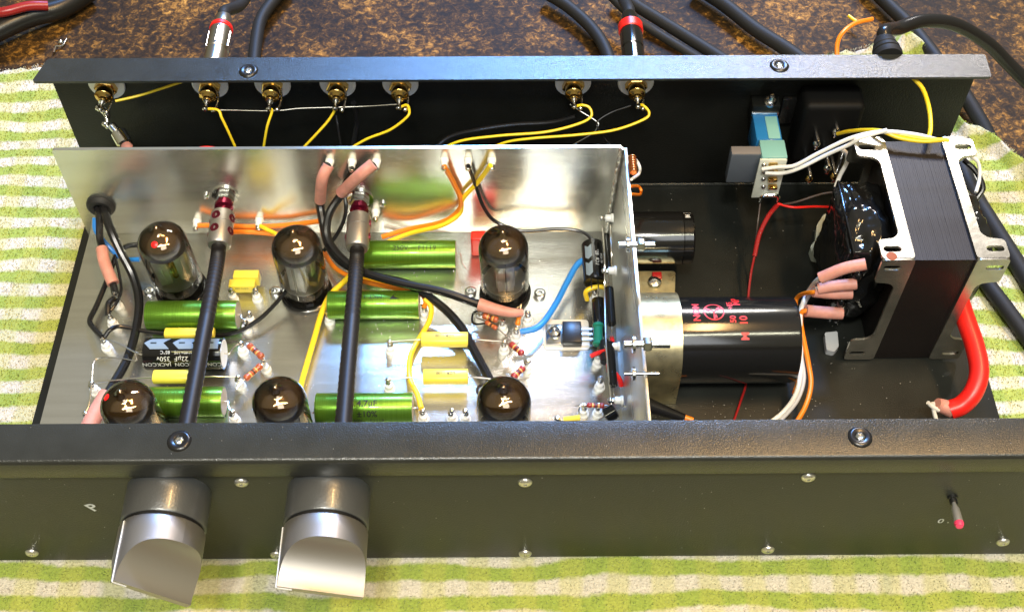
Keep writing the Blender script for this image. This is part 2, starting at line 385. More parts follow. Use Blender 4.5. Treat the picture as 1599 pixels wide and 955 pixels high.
# the pile of the towel: short tufts on the sheet
NT = 110000; tv = np.zeros((NT*4, 3), np.float32)
bx = rng.uniform(-32, 32, NT*3); by = rng.uniform(-30, 12.3, NT*3)
ybk = np.interp(bx, pbx, pby)-.08
keep = (by < ybk) & ~((np.abs(bx) < 21) & (by > -20) & (by < -.5)) & ~((np.abs(bx)<20.5)&(by>0)&(by<8.2)); bx = bx[keep][:NT]; by = by[keep][:NT]; ybk = ybk[keep][:NT]; n_ = len(bx)
ang = rng.uniform(0, 2*pi, n_); lean = rng.uniform(-.05, .05, (n_, 2)); hh = rng.uniform(.03, .09, n_); wd = rng.uniform(.02, .04, n_)
bz = np.array([tz(a, b) for a, b in zip(bx, by)]) + np.where((bx > 22) & (by > -2), .7*np.maximum(0, 1-np.abs(ybk+.08-by-.7)/1.0), 0)
dx = np.cos(ang)*wd; dyy = np.sin(ang)*wd; tv = np.zeros((n_, 4, 3))
tv[:, 0] = np.stack([bx-dx, by-dyy, bz-.02], 1); tv[:, 1] = np.stack([bx+dx, by+dyy, bz-.02], 1)
tv[:, 2] = np.stack([bx+dx*.5+lean[:, 0], by+dyy*.5+lean[:, 1], bz+hh], 1); tv[:, 3] = np.stack([bx-dx*.5+lean[:, 0], by-dyy*.5+lean[:, 1], bz+hh], 1)
me = bpy.data.meshes.new('terry_pile'); me.vertices.add(n_*4); me.vertices.foreach_set('co', (tv*K).ravel().astype(np.float32))
me.loops.add(n_*4); me.loops.foreach_set('vertex_index', np.arange(n_*4, dtype=np.int32)); me.polygons.add(n_)
me.polygons.foreach_set('loop_start', np.arange(0, n_*4, 4, dtype=np.int32)); me.polygons.foreach_set('loop_total', np.full(n_, 4, np.int32)); me.update(calc_edges=True)
me.materials.append(m_towel); o = bpy.data.objects.new('terry_pile', me); COL.objects.link(o); o.parent = towel; o['kind'] = 'stuff'

# ------------------------------------------------------------------ amplifier case
FT = 8.54
ch = thing('amplifier_case', 'long black powder coated amplifier case with its lid off', 'amplifier case', (0, -10, 0))
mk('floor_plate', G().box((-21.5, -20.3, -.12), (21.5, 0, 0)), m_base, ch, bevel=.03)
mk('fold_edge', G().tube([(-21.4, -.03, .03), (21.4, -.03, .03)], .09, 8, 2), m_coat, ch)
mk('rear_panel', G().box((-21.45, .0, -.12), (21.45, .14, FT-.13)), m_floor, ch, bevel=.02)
q = P(48,131,FT); q2 = P(74,99,FT); q3 = P(1549,121,FT); q4 = P(1541,92,FT)
yb_ = .16; g = G(); ol = rounded([(q.x, -1.35), (q3.x, -1.35), (q4.x, yb_), (q2.x-.05, yb_)], .18)
pl = cut_plate([ol], .13, Matrix.Translation((0, 0, FT-.065))); mk('rear_flange', pl, m_coat, ch, bevel=.03)
mk('front_panel', G().box((-24.1, -20.5, -.1), (24.1, -20.34, FT-.2)), mat('front_panel_coat', (.026, .028, .024), .42, bump=.5, bscale=14, var=.12, vscale=.6), ch, bevel=.03)
g = G(); prof = [(-19.18, FT), (-20.62, FT), (-20.70, FT-.03), (-20.76, FT-.10), (-20.78, FT-.2), (-20.78, 7.46), (-20.75, 7.4), (-20.52, 7.4), (-20.52, FT-.13), (-19.18, FT-.13)]
n = len(prof); g.add([(x, a, b) for x in (-24.12, 24.12) for a, b in prof], [(i, (i+1) % n, n+(i+1) % n, n+i) for i in range(n)]+[tuple(range(n)), tuple(range(2*n-1, n-1, -1))])
mk('front_flange', g, m_coat, ch, sharp=50)
def socket_screw(c):
    g = G(); c = Vector(c)
    s = mk('screw', g.lathe([(.02, .0), (.17, .01), (.19, .05), (.30, .09), (.36, .08), (.42, .03), (.44, 0.0)][::-1], c, (0, 0, 1), 28), m_wblack, ch)
    s2 = mk('screw_head', G().lathe([(.16, .02), (.18, .055), (.13, .09), (.11, .10), (.10, .05), (.001, .04)], c, (0, 0, 1), 6), m_steel, ch); s2.parent = s
for px, py in ((280, 688), (1343, 682), (388, 111), (1217, 103)): socket_screw(P(px, py, FT)+Vector((0, 0, .002)))
for px, py in ((377,752),(820,752),(1262,744),(50,862),(432,865),(820,863),(1199,857),(1566,845)):
    c = PY(px, py, -20.5)
    s = mk('screw', G().lathe([(.27, 0), (.265, .04), (.22, .10), (.13, .135), (.07, .13), (.065, .05), (.001, .05)], c, (0, -1, 0), 22), mat('screw_steel', (.75, .73, .68), .28, .9), ch)
KX1, KX2 = P(235,920,5.6).x+.12, P(500,922,5.6).x+.03; KZ = 5.80; KR = 1.55
for kx in (KX1, KX2):
    mk('knob_collar', G().lathe([(1.55, 0), (1.55, 1.44), (1.51, 1.5), (1.3, 1.52)], (kx, -20.5, KZ), (0, -1, 0), 64), mat('collar_coat', (.10, .105, .11), .33, .5, bump=.25, bscale=12, spec=.7, coat=.2), ch)
    mk('gap_ring', G().lathe([(1.47, 1.5), (1.47, 1.64)], (kx, -20.5, KZ), (0, -1, 0), 64), m_wblack, ch)
lp = PY(145, 792, -20.505)
text_on('printed_letter', 'P', .78, lambda x, y: Vector((lp.x + x*cos(.5)-y*sin(.5), -20.506, lp.z+x*sin(.5)+y*cos(.5))), m_print, ch, .016)
lp2 = PY(1470, 813, -20.505)
text_on('printed_letter', '0 .', .5, lambda x, y: Vector((lp2.x + .1 + x, -20.506, lp2.z + y)), m_print, ch, .006)
g = G()
for k in range(420):
    x, y = random.choice([(random.uniform(4.9, 21.3), random.uniform(-18, -.2)), (random.uniform(5, 14), random.uniform(-18, -13))]); r_ = random.uniform(.008, .022); g.ball((x, y, r_*.5), r_, 5)
for k in range(160):
    r_ = random.uniform(.006, .014); x = random.uniform(-23, 22)
    if random.random() < .5: g.ball((x, random.uniform(-20.5, -19.2), FT+r_*.4), r_, 5)
    else: g.ball((x, -20.5-r_*.4, random.uniform(.2, 7)), r_, 5)
mk('dust_specks', g, mat('dust', (.55, .53, .48), .8), ch)['kind'] = 'stuff'
# ------------------------------------------------------------------ knobs
def knob(label, kx, ang, yj=-22.13, L=2.4):
    t = thing('control_knob', label, 'knob', (kx, yj, KZ), 'silver control knobs')
    g = G(); seg = 96; rings = []; q = Matrix.Rotation(ang, 4, 'Y')
    A = [0, .03, .1, .5, .94] + [.95+(L-.95)*(i/40)**1.6 for i in range(0, 41)]
    a0 = .95
    for a in A:
        r = KR - (.05*(1-a/.05) if a < .05 else 0)
        if a < a0: h = 9
        else:
            u = (a-a0)/(L-a0); h = .13 + (KR-.13)*(1-sqrt(max(0, 1-(1-u)**2)))**.92 if u > 0 else KR
        row = []; phi = math.asin(min(1, h/r)); n1, n2 = 24, 24
        for i in range(n2): t_ = -phi+2*phi*i/n2; row.append((r*cos(t_), r*sin(t_)))
        for i in range(n1): u_ = 1-2*i/n1; row.append((r*cos(phi)*u_, r*sin(phi)))
        for i in range(n2): t_ = pi-phi+2*phi*i/n2; row.append((r*cos(t_), r*sin(t_)))
        for i in range(n1): u_ = -1+2*i/n1; row.append((r*cos(phi)*u_, -r*sin(phi)))
        row = [Vector((kx, yj-a, KZ)) + q @ Vector((x_, 0, z_)) for x_, z_ in row]
        rings.append(row)
    vs = [v for r in rings for v in r]; fs = []
    for j in range(len(rings)-1):
        for i in range(seg):
            k = (i+1) % seg; fs.append((j*seg+i, j*seg+k, (j+1)*seg+k, (j+1)*seg+i))
    fs.append(tuple(range(seg))); fs.append(tuple((len(rings)-1)*seg+i for i in range(seg)))
    g.add(vs, fs); mk('knob_body', g, m_knob, t, sharp=28)
    g = G(); B = lambda x, a, z: Vector((kx, yj-a, KZ)) + q @ Vector((x, 0, z))
    pts = [B(-KR-.012, .1, .0), B(-KR-.012, L-.02, 0), B(-KR+.02, L+.012, 0), B(-KR+.55, L+.012, 0)]
    for a, b in zip(pts, pts[1:]): g.cyl(a, b, .028, 6)
    mk('pointer_line', g, m_print, t)
    return t
def bar_angle(a, b, y=-24.4):
    p, q_ = PY(*a, y), PY(*b, y); return -math.atan2(q_.z-p.z, q_.x-p.x)
knob('left silver knob with scooped face turned so its pointer tips up', KX1, bar_angle((182,900),(292,936)))
knob('right silver knob with scooped face and almost level grip bar', KX2, bar_angle((434,911),(564,928)))
# ------------------------------------------------------------------ toggle switch
c = PY(1487, 775, -20.5); t = thing('toggle_switch', 'small chrome toggle switch with a pink red tip on the front panel', 'switch', c)
mk('threaded_bushing', G().lathe([(.2, 0), (.2, .1), (.15, .12), (.15, .3), (.12, .36)], c, (0, -1, 0), 16), m_blk, t)
e = PY(1497, 815, -21.7); d = (e-c).normalized()
mk('lever', G().lathe([(.07, .2), (.085, .42), (.15, .6), (.17, (e-c).length)], c, d, 16), mat('bright_lever', (.9, .9, .92), .3, .8), t)
mk('lever_tip', G().lathe([(.175, 0), (.18, .1), (.13, .2), (.001, .22)], e, d, 16), m_pinktip, t)

# ------------------------------------------------------------------ aluminium subchassis
ZP = 2.0; ZW = 7.7; YW = -4.8
sc_ = thing('aluminium_subchassis', 'bent brushed aluminium tray with raised back and right walls carrying the valves', 'metal tray', (-8, -12, ZP))
mk('base_plate', G().box((-20.24, -20.2, ZP-.18), (4.5, YW, ZP)), m_al, sc_, bevel=.015)
pl = cut_plate([rounded([(-20.3, ZP-.18), (4.62, ZP-.18), (4.74, ZW), (-20.3, ZW)], .15)], .16, Matrix.Translation((0, YW+.085, 0)) @ Matrix.Rotation(pi/2, 4, 'X'))
mk('rear_wall', pl, m_alw, sc_, bevel=.02)
g = G(); vs = [(x+dx, y, z) for z, x in ((ZP-.18, 4.46), (ZW, 4.76)) for dx in (0, .15) for y in (YW+.0, -20.2)]
g.add(vs, [(0,1,3,2),(4,6,7,5),(0,4,5,1),(2,3,7,6),(0,2,6,4),(1,5,7,3)])
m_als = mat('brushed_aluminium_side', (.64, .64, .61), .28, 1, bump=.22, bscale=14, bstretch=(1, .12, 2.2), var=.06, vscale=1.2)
mk('side_wall', g, m_als, sc_, bevel=.015)
pts = [(4.42+.3*(z-2)/5.7-.06+random.uniform(-.03, .03), YW-.07+random.uniform(-.03, .03), z) for z in np.linspace(2.05, 7.72, 26)]
mk('weld_seam', G().tube(pts, lambda t: .10+.02*sin(t*90), 10, 3), m_weld, sc_)
def terminal(c, h=.75, col=m_ptfe, ax=(0, 0, 1), r=.19):
    c = Vector(c)
    a = mk('solder_terminal', G().lathe([(r*1.25, 0), (r*1.25, .08), (r, .12), (r*.95, .34), (r*.6, .38)], c, ax, 16), col, sc_)
    b = mk('terminal_pin', G().lathe([(.07, .3), (.07, h-.18), (.12, h-.12), (.13, h-.03), (.09, h+.04), (.001, h+.07)], c, ax, 10), m_solder, sc_); b.parent = a
    b2 = mk('solder_blob', G().ball(c+Vector(ax)*(h*.72)+Vector((random.uniform(-.05, .05), random.uniform(-.05, .05), 0)), random.uniform(.11, .15), 10, .9), m_solder, sc_); b2.parent = a
    return c+Vector(ax)*h
TH = 2.75
def term_at(px, py): p = P(px, py, TH); return terminal((p.x, p.y, ZP))
for px, py in ((178,463),(170,492),(160,528),(142,597),(132,645),(381,500),(398,452),(360,452),(388,488),(512,487),(608,533),(606,592),(662,480),(785,500),(787,533),(824,487),(806,513),(824,562),(726,641),(660,640),(362,642),(375,535),(411,562),(371,588),(930,452),(938,590),(935,553),(870,652),(935,632),(930,405),(932,425),(750,485),(912,632),(705,640)):
    term_at(px, py)
for px, py in ((515,252),(550,252),(588,252),(694,250),(731,250),(768,250),(308,345),(405,343),(587,330)):
    terminal(PY(px, py, YW-.005), .55, ax=(0, -1, 0), r=.16)
for px, py in ((232,457),(333,460),(430,457),(735,457),(843,460)):
    c = P(px, py, ZP); a = mk('rivet_nut', G().lathe([(.27, 0), (.27, .14), (.22, .17), (.13, .17), (.12, .06), (.001, .05)], c+Vector((0, 0, .001)), (0, 0, 1), 20), m_steel, sc_)
for px, py in ((322, 305), (598, 318)):
    mk('rivet_nut', G().lathe([(.14, 0), (.14, .1), (.08, .12), (.06, .04), (.001, .03)], PY(px, py, YW), (0, -1, 0), 14), m_chrome, sc_)
gc = PY(158, 320, YW)
mk('rubber_grommet', G().lathe([(.62, 0), (.66, .08), (.62, .2), (.5, .3), (.34, .3), (.26, .2), (.001, .12)], gc, (0, -1, 0), 32), m_rubber, sc_)
# bright beads put in for the sparkle of dust on the plate
g = G()
for k in range(620):
    p = P(random.choice([random.uniform(150, 950), random.uniform(560, 950)]), random.uniform(400, 655), ZP)
    if p.x < -19.9 or p.x > 4.1 or p.y > -5.2: continue
    r = random.uniform(.012, .03); g.ball((p.x, p.y, ZP+r*.5), r, 6)
o = mk('sparkle_specks', g, m_chrome, sc_); o['kind'] = 'stuff'

# bolts through the side wall
def wall_bolt(label, px, py, xr, r=.14, nut=True, head=.26):
    c = PX(px, py, 4.7); t = thing('bolt', label, 'bolt', c, 'bolts through the aluminium side wall')
    mk('shank', G().cyl(c-Vector((.7, 0, 0)), c+Vector((xr, 0, 0)), r, 14, .02), m_steel, t)
    if nut: mk('nut', G().lathe([(head-.03, 0), (head, .04), (head, .26), (head-.03, .3)], c+Vector((.04, 0, 0)), (1, 0, 0), 6), m_steel, t)
    mk('washer', G().lathe([(head, 0), (head+.06, .02), (head+.06, .12), (head, .14)], c-Vector((.40, 0, 0)), (1, 0, 0), 20), m_steel, t)
    return t
wall_bolt('steel bolt through the side wall in front of the small black capacitor', 993, 382, .75)
wall_bolt('thick steel bolt with large nut beside the brass clamp', 1003, 537, 1.05, .16, True, .30)
wall_bolt('thin plain bolt through the side wall under the brass clamp', 1003, 583, .65, .08, False, .2)

# ------------------------------------------------------------------ valves
def make_tube(label):
    t = thing('vacuum_tube', label, 'vacuum tube', (0, 0, 0), 'glass valves on the aluminium tray')
    mk('socket', G().lathe([(1.16, 0), (1.18, .03), (1.18, .14), (1.12, .18), (1.0, .19)], seg=40), m_glossblk, t)
    R_ = 1.09
    dome = [(R_*.9, .18), (R_, .34), (R_, 3.1), (1.085, 3.3), (1.05, 3.5), (.96, 3.7), (.82, 3.86), (.64, 3.99), (.45, 4.08), (.32, 4.14), (.24, 4.22), (.17, 4.33), (.11, 4.42), (.03, 4.47), (.0005, 4.475)]
    mk('glass_envelope', G().lathe(dome, seg=48), m_glass, t, sharp=180)
    gp = [(R_*.985, 3.0)]+[(r*.985, h-.012) for r, h in dome[2:]]
    mk('getter_film', G().lathe(gp, seg=48), m_getter, t, sharp=180)
    mk('mica_disc', G().lathe([(.95, 0), (.95, .03)], (0, 0, 3.0), seg=24), m_mica, t)
    d2 = mk('mica_disc', G().lathe([(.95, 0), (.95, .03)], (0, 0, 1.0), seg=24), m_mica, t)
    mk('heater_shield', G().lathe([(.14, 1.0), (.14, 2.98)], seg=16), m_copper, t)
    mk('getter_ring', G().lathe([(.30, 3.3), (.34, 3.33), (.34, 3.38), (.30, 3.41)], seg=20), m_tin, t)
    for s in (-1, 1):
        g = G(); g.box((s*.45-.27, -.36, 1.03), (s*.45+.27, .36, 2.98)); g.box((s*.45-.36, -.03, 1.03), (s*.45+.36, .03, 2.98)); g.box((s*.45-.02, -.42, 1.03), (s*.45+.02, .42, 2.98))
        mk('anode', g, m_anode, t, bevel=.04)
    g = G()
    for k in range(9): a = 2*pi*k/10+.3; g.cyl((.42*cos(a), .42*sin(a), .44), (.35*cos(a), .35*sin(a), 1.0), .025, 6)
    for x in (-.84, .84): g.cyl((x, 0, .5), (x, 0, 3.1), .03, 6)
    mk('support_rods', g, m_tin, t)
    return t
TB = [((281,443), 'rear left glass valve with a red dot on its brown dome'), ((477,448), 'rear middle glass valve with dark smoky dome between the two black shafts'),
      ((789,448), 'tall brown topped glass valve in front of the red capacitor')]
TF = [((194,608), 'front left valve with red mark and gold highlight on its dome'), ((429,604), 'small dark domed valve near the front between the two shafts'), ((787,604), 'front right valve with dark amber dome beside the black cable end')]
tube0 = make_tube(TB[0][1]); first = True
def dot(c, r, t, m):
    ax = (c-Vector((0, 0, 2.9))).normalized(); mk('paint_mark', G().lathe([(r, 0), (r*.8, .015), (.001, .02)], ROOT[t]+c, ax, 14), m, t)
locs = [Vector((P(*p, 2.45).x, P(*p, 2.45).y, ZP)) for p, _ in TB] + [Vector((P(*p, 6.35).x, P(*p, 6.35).y, ZP)) for p, _ in TF]
tubes = []
for i, (lc, (_, lb)) in enumerate(zip(locs, TB+TF)):
    tl = tube0 if i == 0 else dup(tube0, label=lb)
    tl.location = lc*K; ROOT[tl] = lc; tubes.append(tl)
    tl.rotation_euler = (radians(random.uniform(-1.5, 1.5)), radians([-2, 0, 0, -2, 0, 0][i]), radians([20, 75, 95, 10, 50, 80][i]))
dot(Vector((-.05, -.645, 3.99)), .15, tubes[0], m_dot); dot(Vector((-.66, .0, 3.98)), .15, tubes[3], m_dot)
for tl in (tubes[0], tubes[3]):
    for c in tl.children:
        if c.name.startswith('paint_mark'): c.matrix_parent_inverse = Matrix.Identity(4); c.rotation_euler = (0, 0, -tl.rotation_euler.z)
# ------------------------------------------------------------------ shafts to the knobs
def shaft(label, px, py, pe, kx, holes):
    a = PY(px, py, YW); t = thing('extension_shaft', label, 'control shaft', a, 'black shafts running to the knobs')
    ax = (P(*pe) - a).normalized() if pe else Vector((0, -1, 0))
    ax = (Vector((kx, -20.4, 5.2)) - a).normalized(); ax = (ax+Vector((0, 0, -.10))).normalized()
    mk('mounting_nut', G().lathe([(.40, 0), (.44, .05), (.44, .32), (.38, .36)], a, ax, 6), m_steel, t)
    mk('washer', G().lathe([(.6, 0), (.62, .02), (.62, .08), (.5, .09)], a, (0, -1, 0), 30), m_chrome, t)
    mk('bushing', G().lathe([(.34, .3), (.34, .5), (.43, .55), (.43, .7), (.27, .75), (.27, 1.1)], a, ax, 24), m_maroon, t)
    mk('coupler', G().lathe([(.27, 1.0), (.48, 1.04), (.53, 1.1), (.53, 1.68), (.50, 1.70), (.53, 1.73), (.53, 2.75), (.47, 2.86), (.3, 2.88)], a, ax, 32), m_knob, t)
    q_ = ax.to_track_quat('Z', 'Y')
    for th, h in holes:
        n_ = q_ @ Vector((cos(th), sin(th), 0)); c = a+ax*h
        mk('set_screw', G().lathe([(.21, .48), (.21, .545), (.16, .56), (.10, .53), (.001, .52)], c, n_, 14), m_maroon, t)
    b = a+ax*2.86; e_ = Vector((kx, -20.4, 5.35)); mid = b.lerp(e_, .5)+Vector((0, 0, -.05))
    mk('flexible_rod', G().tube([b-ax*.1, b+ax*1.2, mid, e_], lambda u: .30+.035*u, 40, 36, .075), m_sheath, t, sharp=17)
    return t
shaft('left black ribbed control shaft with maroon screws in its silver coupler', 352, 305, None, KX1+.05, [(pi/2*k+o_, h) for h in (1.45, 2.15) for k in (0, 1, 2, 3) for o_ in (.35,)])
shaft('right black ribbed control shaft with plain silver coupler', 562, 310, None, KX2+.25, [(-.1, 1.45), (-.1, 2.2), (.2+pi, 2.2)])

# ------------------------------------------------------------------ capacitors and resistors
def axial(name, label, cat, px0, px1, py, z, r, m, leadL=None, leadR=None, group=None, end=None, rim=.05, seg=40, matend=None):
    a, b = P(px0, py, z), P(px1, py, z); b.y = a.y = (a.y+b.y)/2
    t = thing(name, label, cat, (a+b)/2, group); L = b.x-a.x
    mk('sleeve_body', G().lathe([(r*.8, 0), (r-rim*.3, .01), (r, rim), (r, L-rim), (r-rim*.3, L-.01), (r*.8, L)], a, (1, 0, 0), seg), m, t)
    if end:
        for x in (a.x-.005, b.x-.015): mk('end_seal', G().lathe([(r*.88, 0), (r*.88, .02)], (x, a.y, z), (1, 0, 0), seg), end, t)
    for p, s in ((leadL, a), (leadR, b)):
        if p:
            e = P(*p); d = Vector((1 if s is b else -1, 0, 0))
            mk('lead', G().tube([s, s+d*min(.35, abs(e.x-s.x)*.4), s.lerp(e, .6), e], .035, 8), m_tin, t)
    return t, a, b, r
def on_cyl(a, r, ang0, flip=False):
    """map (x, y) print coordinates to the skin of an X-axis cylinder; ang0 measured from the top towards the viewer"""
    s = -1 if flip else 1
    def fn(x, y):
        th = ang0 - s*y/r
        return Vector((a.x + s*x, a.y - (r+.006)*sin(th), a.z + (r+.006)*cos(th)))
    return fn
GR = 'green metallic film capacitors'
tA, a, b, r = axial('green_capacitor', 'green foil capacitor below the rear left valve', 'capacitor', 231, 372, 492, ZP+.72, .66, m_green, None, (381,500,TH), GR, m_epoxy)
tB, a, b, r = axial('green_capacitor', 'green foil capacitor half hidden behind the front left valve', 'capacitor', 205, 350, 627, ZP+.72, .64, m_green, None, (362,642,TH), GR, m_epoxy)
tC, a, b, r = axial('green_capacitor', 'green foil capacitor printed 250V lying against the rear wall', 'capacitor', 568, 712, 397, ZP+.72, .66, m_green, None, (728,420,TH-.3), GR, m_epoxy)
m1 = a.lerp(b, .56); text_on('printing', '250V— F1119', .34, on_cyl(m1, r, .22), m_bprint, tC); text_on('printing', 'MKT 1,0µF', .26, on_cyl(m1, r, -.32), m_bprint, tC)
tD, a, b, r = axial('green_capacitor', 'green foil capacitor crossed by the right shaft below the black cables', 'capacitor', 513, 655, 476, ZP+.72, .64, m_green, (510,487,TH), (662,480,TH), GR, m_epoxy)
text_on('printing', 'MKT 1', .30, on_cyl(a.lerp(b, .5), r, 0, True), m_bprint, tD)
g = G(); f_ = on_cyl(a.lerp(b, .74), r, 0)
g.add([f_(-.22, -.14), f_(.22, -.14), f_(.13, 0), f_(0, .16), f_(-.13, 0)], [(0,1,2,3,4)]); mk('triangle_logo', g, m_bprint, tD)
tE, a, b, r = axial('green_capacitor', 'green foil capacitor printed 4,7 microfarad at the front edge', 'capacitor', 494, 645, 637, ZP+.72, .66, m_green, (488,645,TH), (660,640,TH), GR, m_epoxy)
m1 = a.lerp(b, .54); text_on('printing', '4,7µF', .38, on_cyl(m1, r, .25), m_bprint, tE, .006); text_on('printing', '±10%', .38, on_cyl(m1, r, .95), m_bprint, tE, .006); text_on('printing', '250V— F1119', .24, on_cyl(m1, r, 1.45), m_bprint, tE)
text_on('printing', 'MKT 1', .24, on_cyl(m1, r, -.6), m_bprint, tE)
tF, a, b, r = axial('electrolytic_capacitor', 'black electrolytic capacitor with pale arrow stripe lying below the left shaft', 'capacitor', 229, 350, 552, ZP+.85, .70, m_glossblk, (160,528,TH), (375,535,TH), None, m_anode)
th0 = -.13; hw = .30; g = G()
for k in range(3):
    x0 = a.x+.05+k*1.22; x1 = min(x0+1.2, b.x-.12)
    f_ = lambda x, y: Vector((x, a.y-(r+.006)*sin(th0-y/r), a.z+(r+.006)*cos(th0-y/r)))
    nseg = 6
    for s in range(nseg):
        y0, y1 = -hw+2*hw*s/nseg, -hw+2*hw*(s+1)/nseg
        i0, i1 = abs(y0)*.95, abs(y1)*.95; cut0 = .0 if k == 2 else .10
        e0 = x1-cut0+abs(y0)*.95-.28 if k < 2 else x1; e1 = x1-cut0+abs(y1)*.95-.28 if k < 2 else x1
        g.add([f_(x0+i0, y0), f_(e0, y0), f_(e1, y1), f_(x0+i1, y1)], [(0,1,2,3)])
mk('arrow_stripe', g, m_stripe, tF)
g = G()
for k in range(3):
    x0 = a.x+.32+k*1.22; f2 = lambda x, y: Vector((x, a.y-(r+.012)*sin(th0-y/r), a.z+(r+.012)*cos(th0-y/r)))
    g.add([f2(x0, -.04), f2(x0+.26, -.04), f2(x0+.26, .04), f2(x0, .04)], [(0,1,2,3)])
mk('minus_marks', g, m_bprint, tF)
mm = a.lerp(b, .5)
text_on('printing', '350v  22µF  350v', .30, on_cyl(mm, r, .9, True), m_print, tF); text_on('printing', 'CON  JACKCON  JACKCON', .27, on_cyl(mm, r, 1.30, True), m_print, tF)
text_on('printing', '85°C   40+105   85°C', .2, on_cyl(mm, r, .50, True), m_print, tF)
# yellow tubular capacitors
def yell(label, px0, px1, py, z, ry, L_, R_, txt=None):
    a, b = P(px0, py, z), P(px1, py, z); a.y = b.y = (a.y+b.y)/2
    t = thing('yellow_capacitor', label, 'capacitor', (a+b)/2, 'yellow film capacitors')
    g = G(); ol = []
    for k in range(24):
        th = 2*pi*k/24; c_, s_ = cos(th), sin(th); ol.append((ry*math.copysign(abs(c_)**.7, c_), ry*.82*math.copysign(abs(s_)**.7, s_)))
    n = 24; vs = [(x, a.y+p, z+q_) for x in (a.x, b.x) for p, q_ in ol]
    g.add(vs, [(i, (i+1) % n, n+(i+1) % n, n+i) for i in range(n)]+[tuple(range(n)), tuple(range(2*n-1, n-1, -1))])
    mk('wrap', g, m_capy, t, bevel=.03, sharp=40)
    for p, s in ((L_, a), (R_, b)):
        if p: e = P(*p); mk('lead', G().tube([s, s.lerp(e, .3)+Vector((0, 0, .03)), s.lerp(e, .7), e], .035, 8), m_tin, t)
    if txt: mid = a.lerp(b, .5); text_on('printing', txt, .2, lambda x, y: Vector((mid.x-x, mid.y+.02-y, z+ry*.82+.012)), m_bprint, t, .004)
    return t
yell('upper of two matching yellow tubular capacitors left of the resistor cluster', 658, 731, 530, 2.75, .33, (608,533,TH), (785,533,TH), 'LCR 1100')
yell('lower of two matching yellow tubular capacitors above the front green one', 661, 731, 588, 2.75, .33, (606,592,TH), (800,596,TH), 'LCR 1100')
yell('yellow tubular capacitor between black electrolytic and front green capacitor', 240, 317, 588, 3.0, .29, (142,597,TH), (371,588,TH))
yell('yellow capacitor mostly hidden between the green and black capacitors on the left', 258, 335, 520, 2.7, .24, None, None)
for (x0, y0, x1, y1, zt, lb) in ((365, 418, 403, 445, 2.9, 'rear one of the two upright yellow box capacitors'), (358, 432, 397, 452, 2.75, 'front one of the two upright yellow box capacitors')):
    p0, p1 = P(x0, y0+3, zt), P(x1, y0+15, zt); t = thing('yellow_box_capacitor', lb + ' right of the left shaft', 'capacitor', ((p0.x+p1.x)/2, (p0.y+p1.y)/2, ZP), 'upright yellow box capacitors')
    mk('case', G().box((p0.x, p1.y, ZP+.25), (p1.x, p0.y, zt)), m_capy, t, bevel=.05)
    c = (p0+p1)/2; text_on('printing', '0,015 250', .15, lambda x, y: Vector((c.x-x, p1.y-.006, ZP+.6-y)), m_bprint, t)
    for s in (-.3, .3): mk('lead', G().cyl((c.x+s, c.y, ZP), (c.x+s, c.y, ZP+.3), .03, 6), m_tin, t)
p0, p1 = P(735, 372, 3.3), P(775, 372, 3.3)
t = thing('red_box_capacitor', 'red box film capacitor behind the tall brown topped valve', 'capacitor', (p0.x, -6.2, ZP))
mk('case', G().box((p0.x, -6.35, ZP+.1), (p1.x, -5.8, 3.35)), m_capr, t, bevel=.09, bseg=3)
mk('lead', G().cyl((p0.x+.25, -6.1, ZP), (p0.x+.25, -6.1, ZP+.2), .03, 6), m_tin, t)
def resistor(label, p, q_, m=m_resb, rr=.155, bands=True, name='resistor', length=.62, ext=.5):
    a, b = P(*p), P(*q_); d = (b-a).normalized(); c = (a+b)/2; L = (b-a).length; t = thing(name, label, 'resistor', c)
    prof = [(.03, 0), (rr*.8, .02), (rr, .07), (rr, .17), (rr*.82, .22), (rr*.82, L-.22), (rr, L-.17), (rr, L-.07), (rr*.8, L-.02), (.03, L)] if L > .5 else [(.03, 0), (rr, .05), (rr, L-.05), (.03, L)]
    mk('body', G().lathe(prof, a, d, 18), m, t)
    mk('lead', G().tube([a-d*ext+Vector((0, 0, -.12)), a-d*ext*.3, a, ], .028, 6, 4), m_tin, t); mk('lead', G().tube([b, b+d*ext*.3, b+d*ext+Vector((0, 0, -.12))], .028, 6, 4), m_tin, t)
    if bands:
        for u, bm_ in ((.3, m_band), (.48, m_bprint), (.64, m_band)):
            mk('colour_band', G().lathe([(rr*.84, 0), (rr*.84, .06)], a+d*(L*u), d, 18), bm_, t)
    return t
resistor('upper red brown resistor slanting right of the black electrolytic', (388,538,2.85), (410,558,2.85))
resistor('lower red brown resistor slanting right of the black electrolytic', (382,592,2.85), (408,570,2.85))
resistor('red brown resistor under the pink sleeve by the tall valve', (754,492,2.9), (778,500,2.9))
resistor('small brown resistor leaning below the pink sleeve', (758,502,2.75), (776,513,2.75), rr=.11)
resistor('upper red resistor of the pair below the blue wire end', (797,536,2.8), (817,553,2.8), m_resr)
resistor('lower red resistor of the pair right of the yellow capacitors', (800,590,2.8), (818,573,2.8), m_resr)
resistor('dark red resistor near the front right corner of the tray', (916,632,2.8), (944,633,2.8), m_resr, rr=.12)
resistor('orange resistor standing between tall valve and blue wire end', (811,490,2.9), (808,508,2.6), m_org, .12, False)
resistor('fat green resistor beside the transistor', (934,504,3.0), (934,540,2.8), m_resg, .25, False, ext=.25)
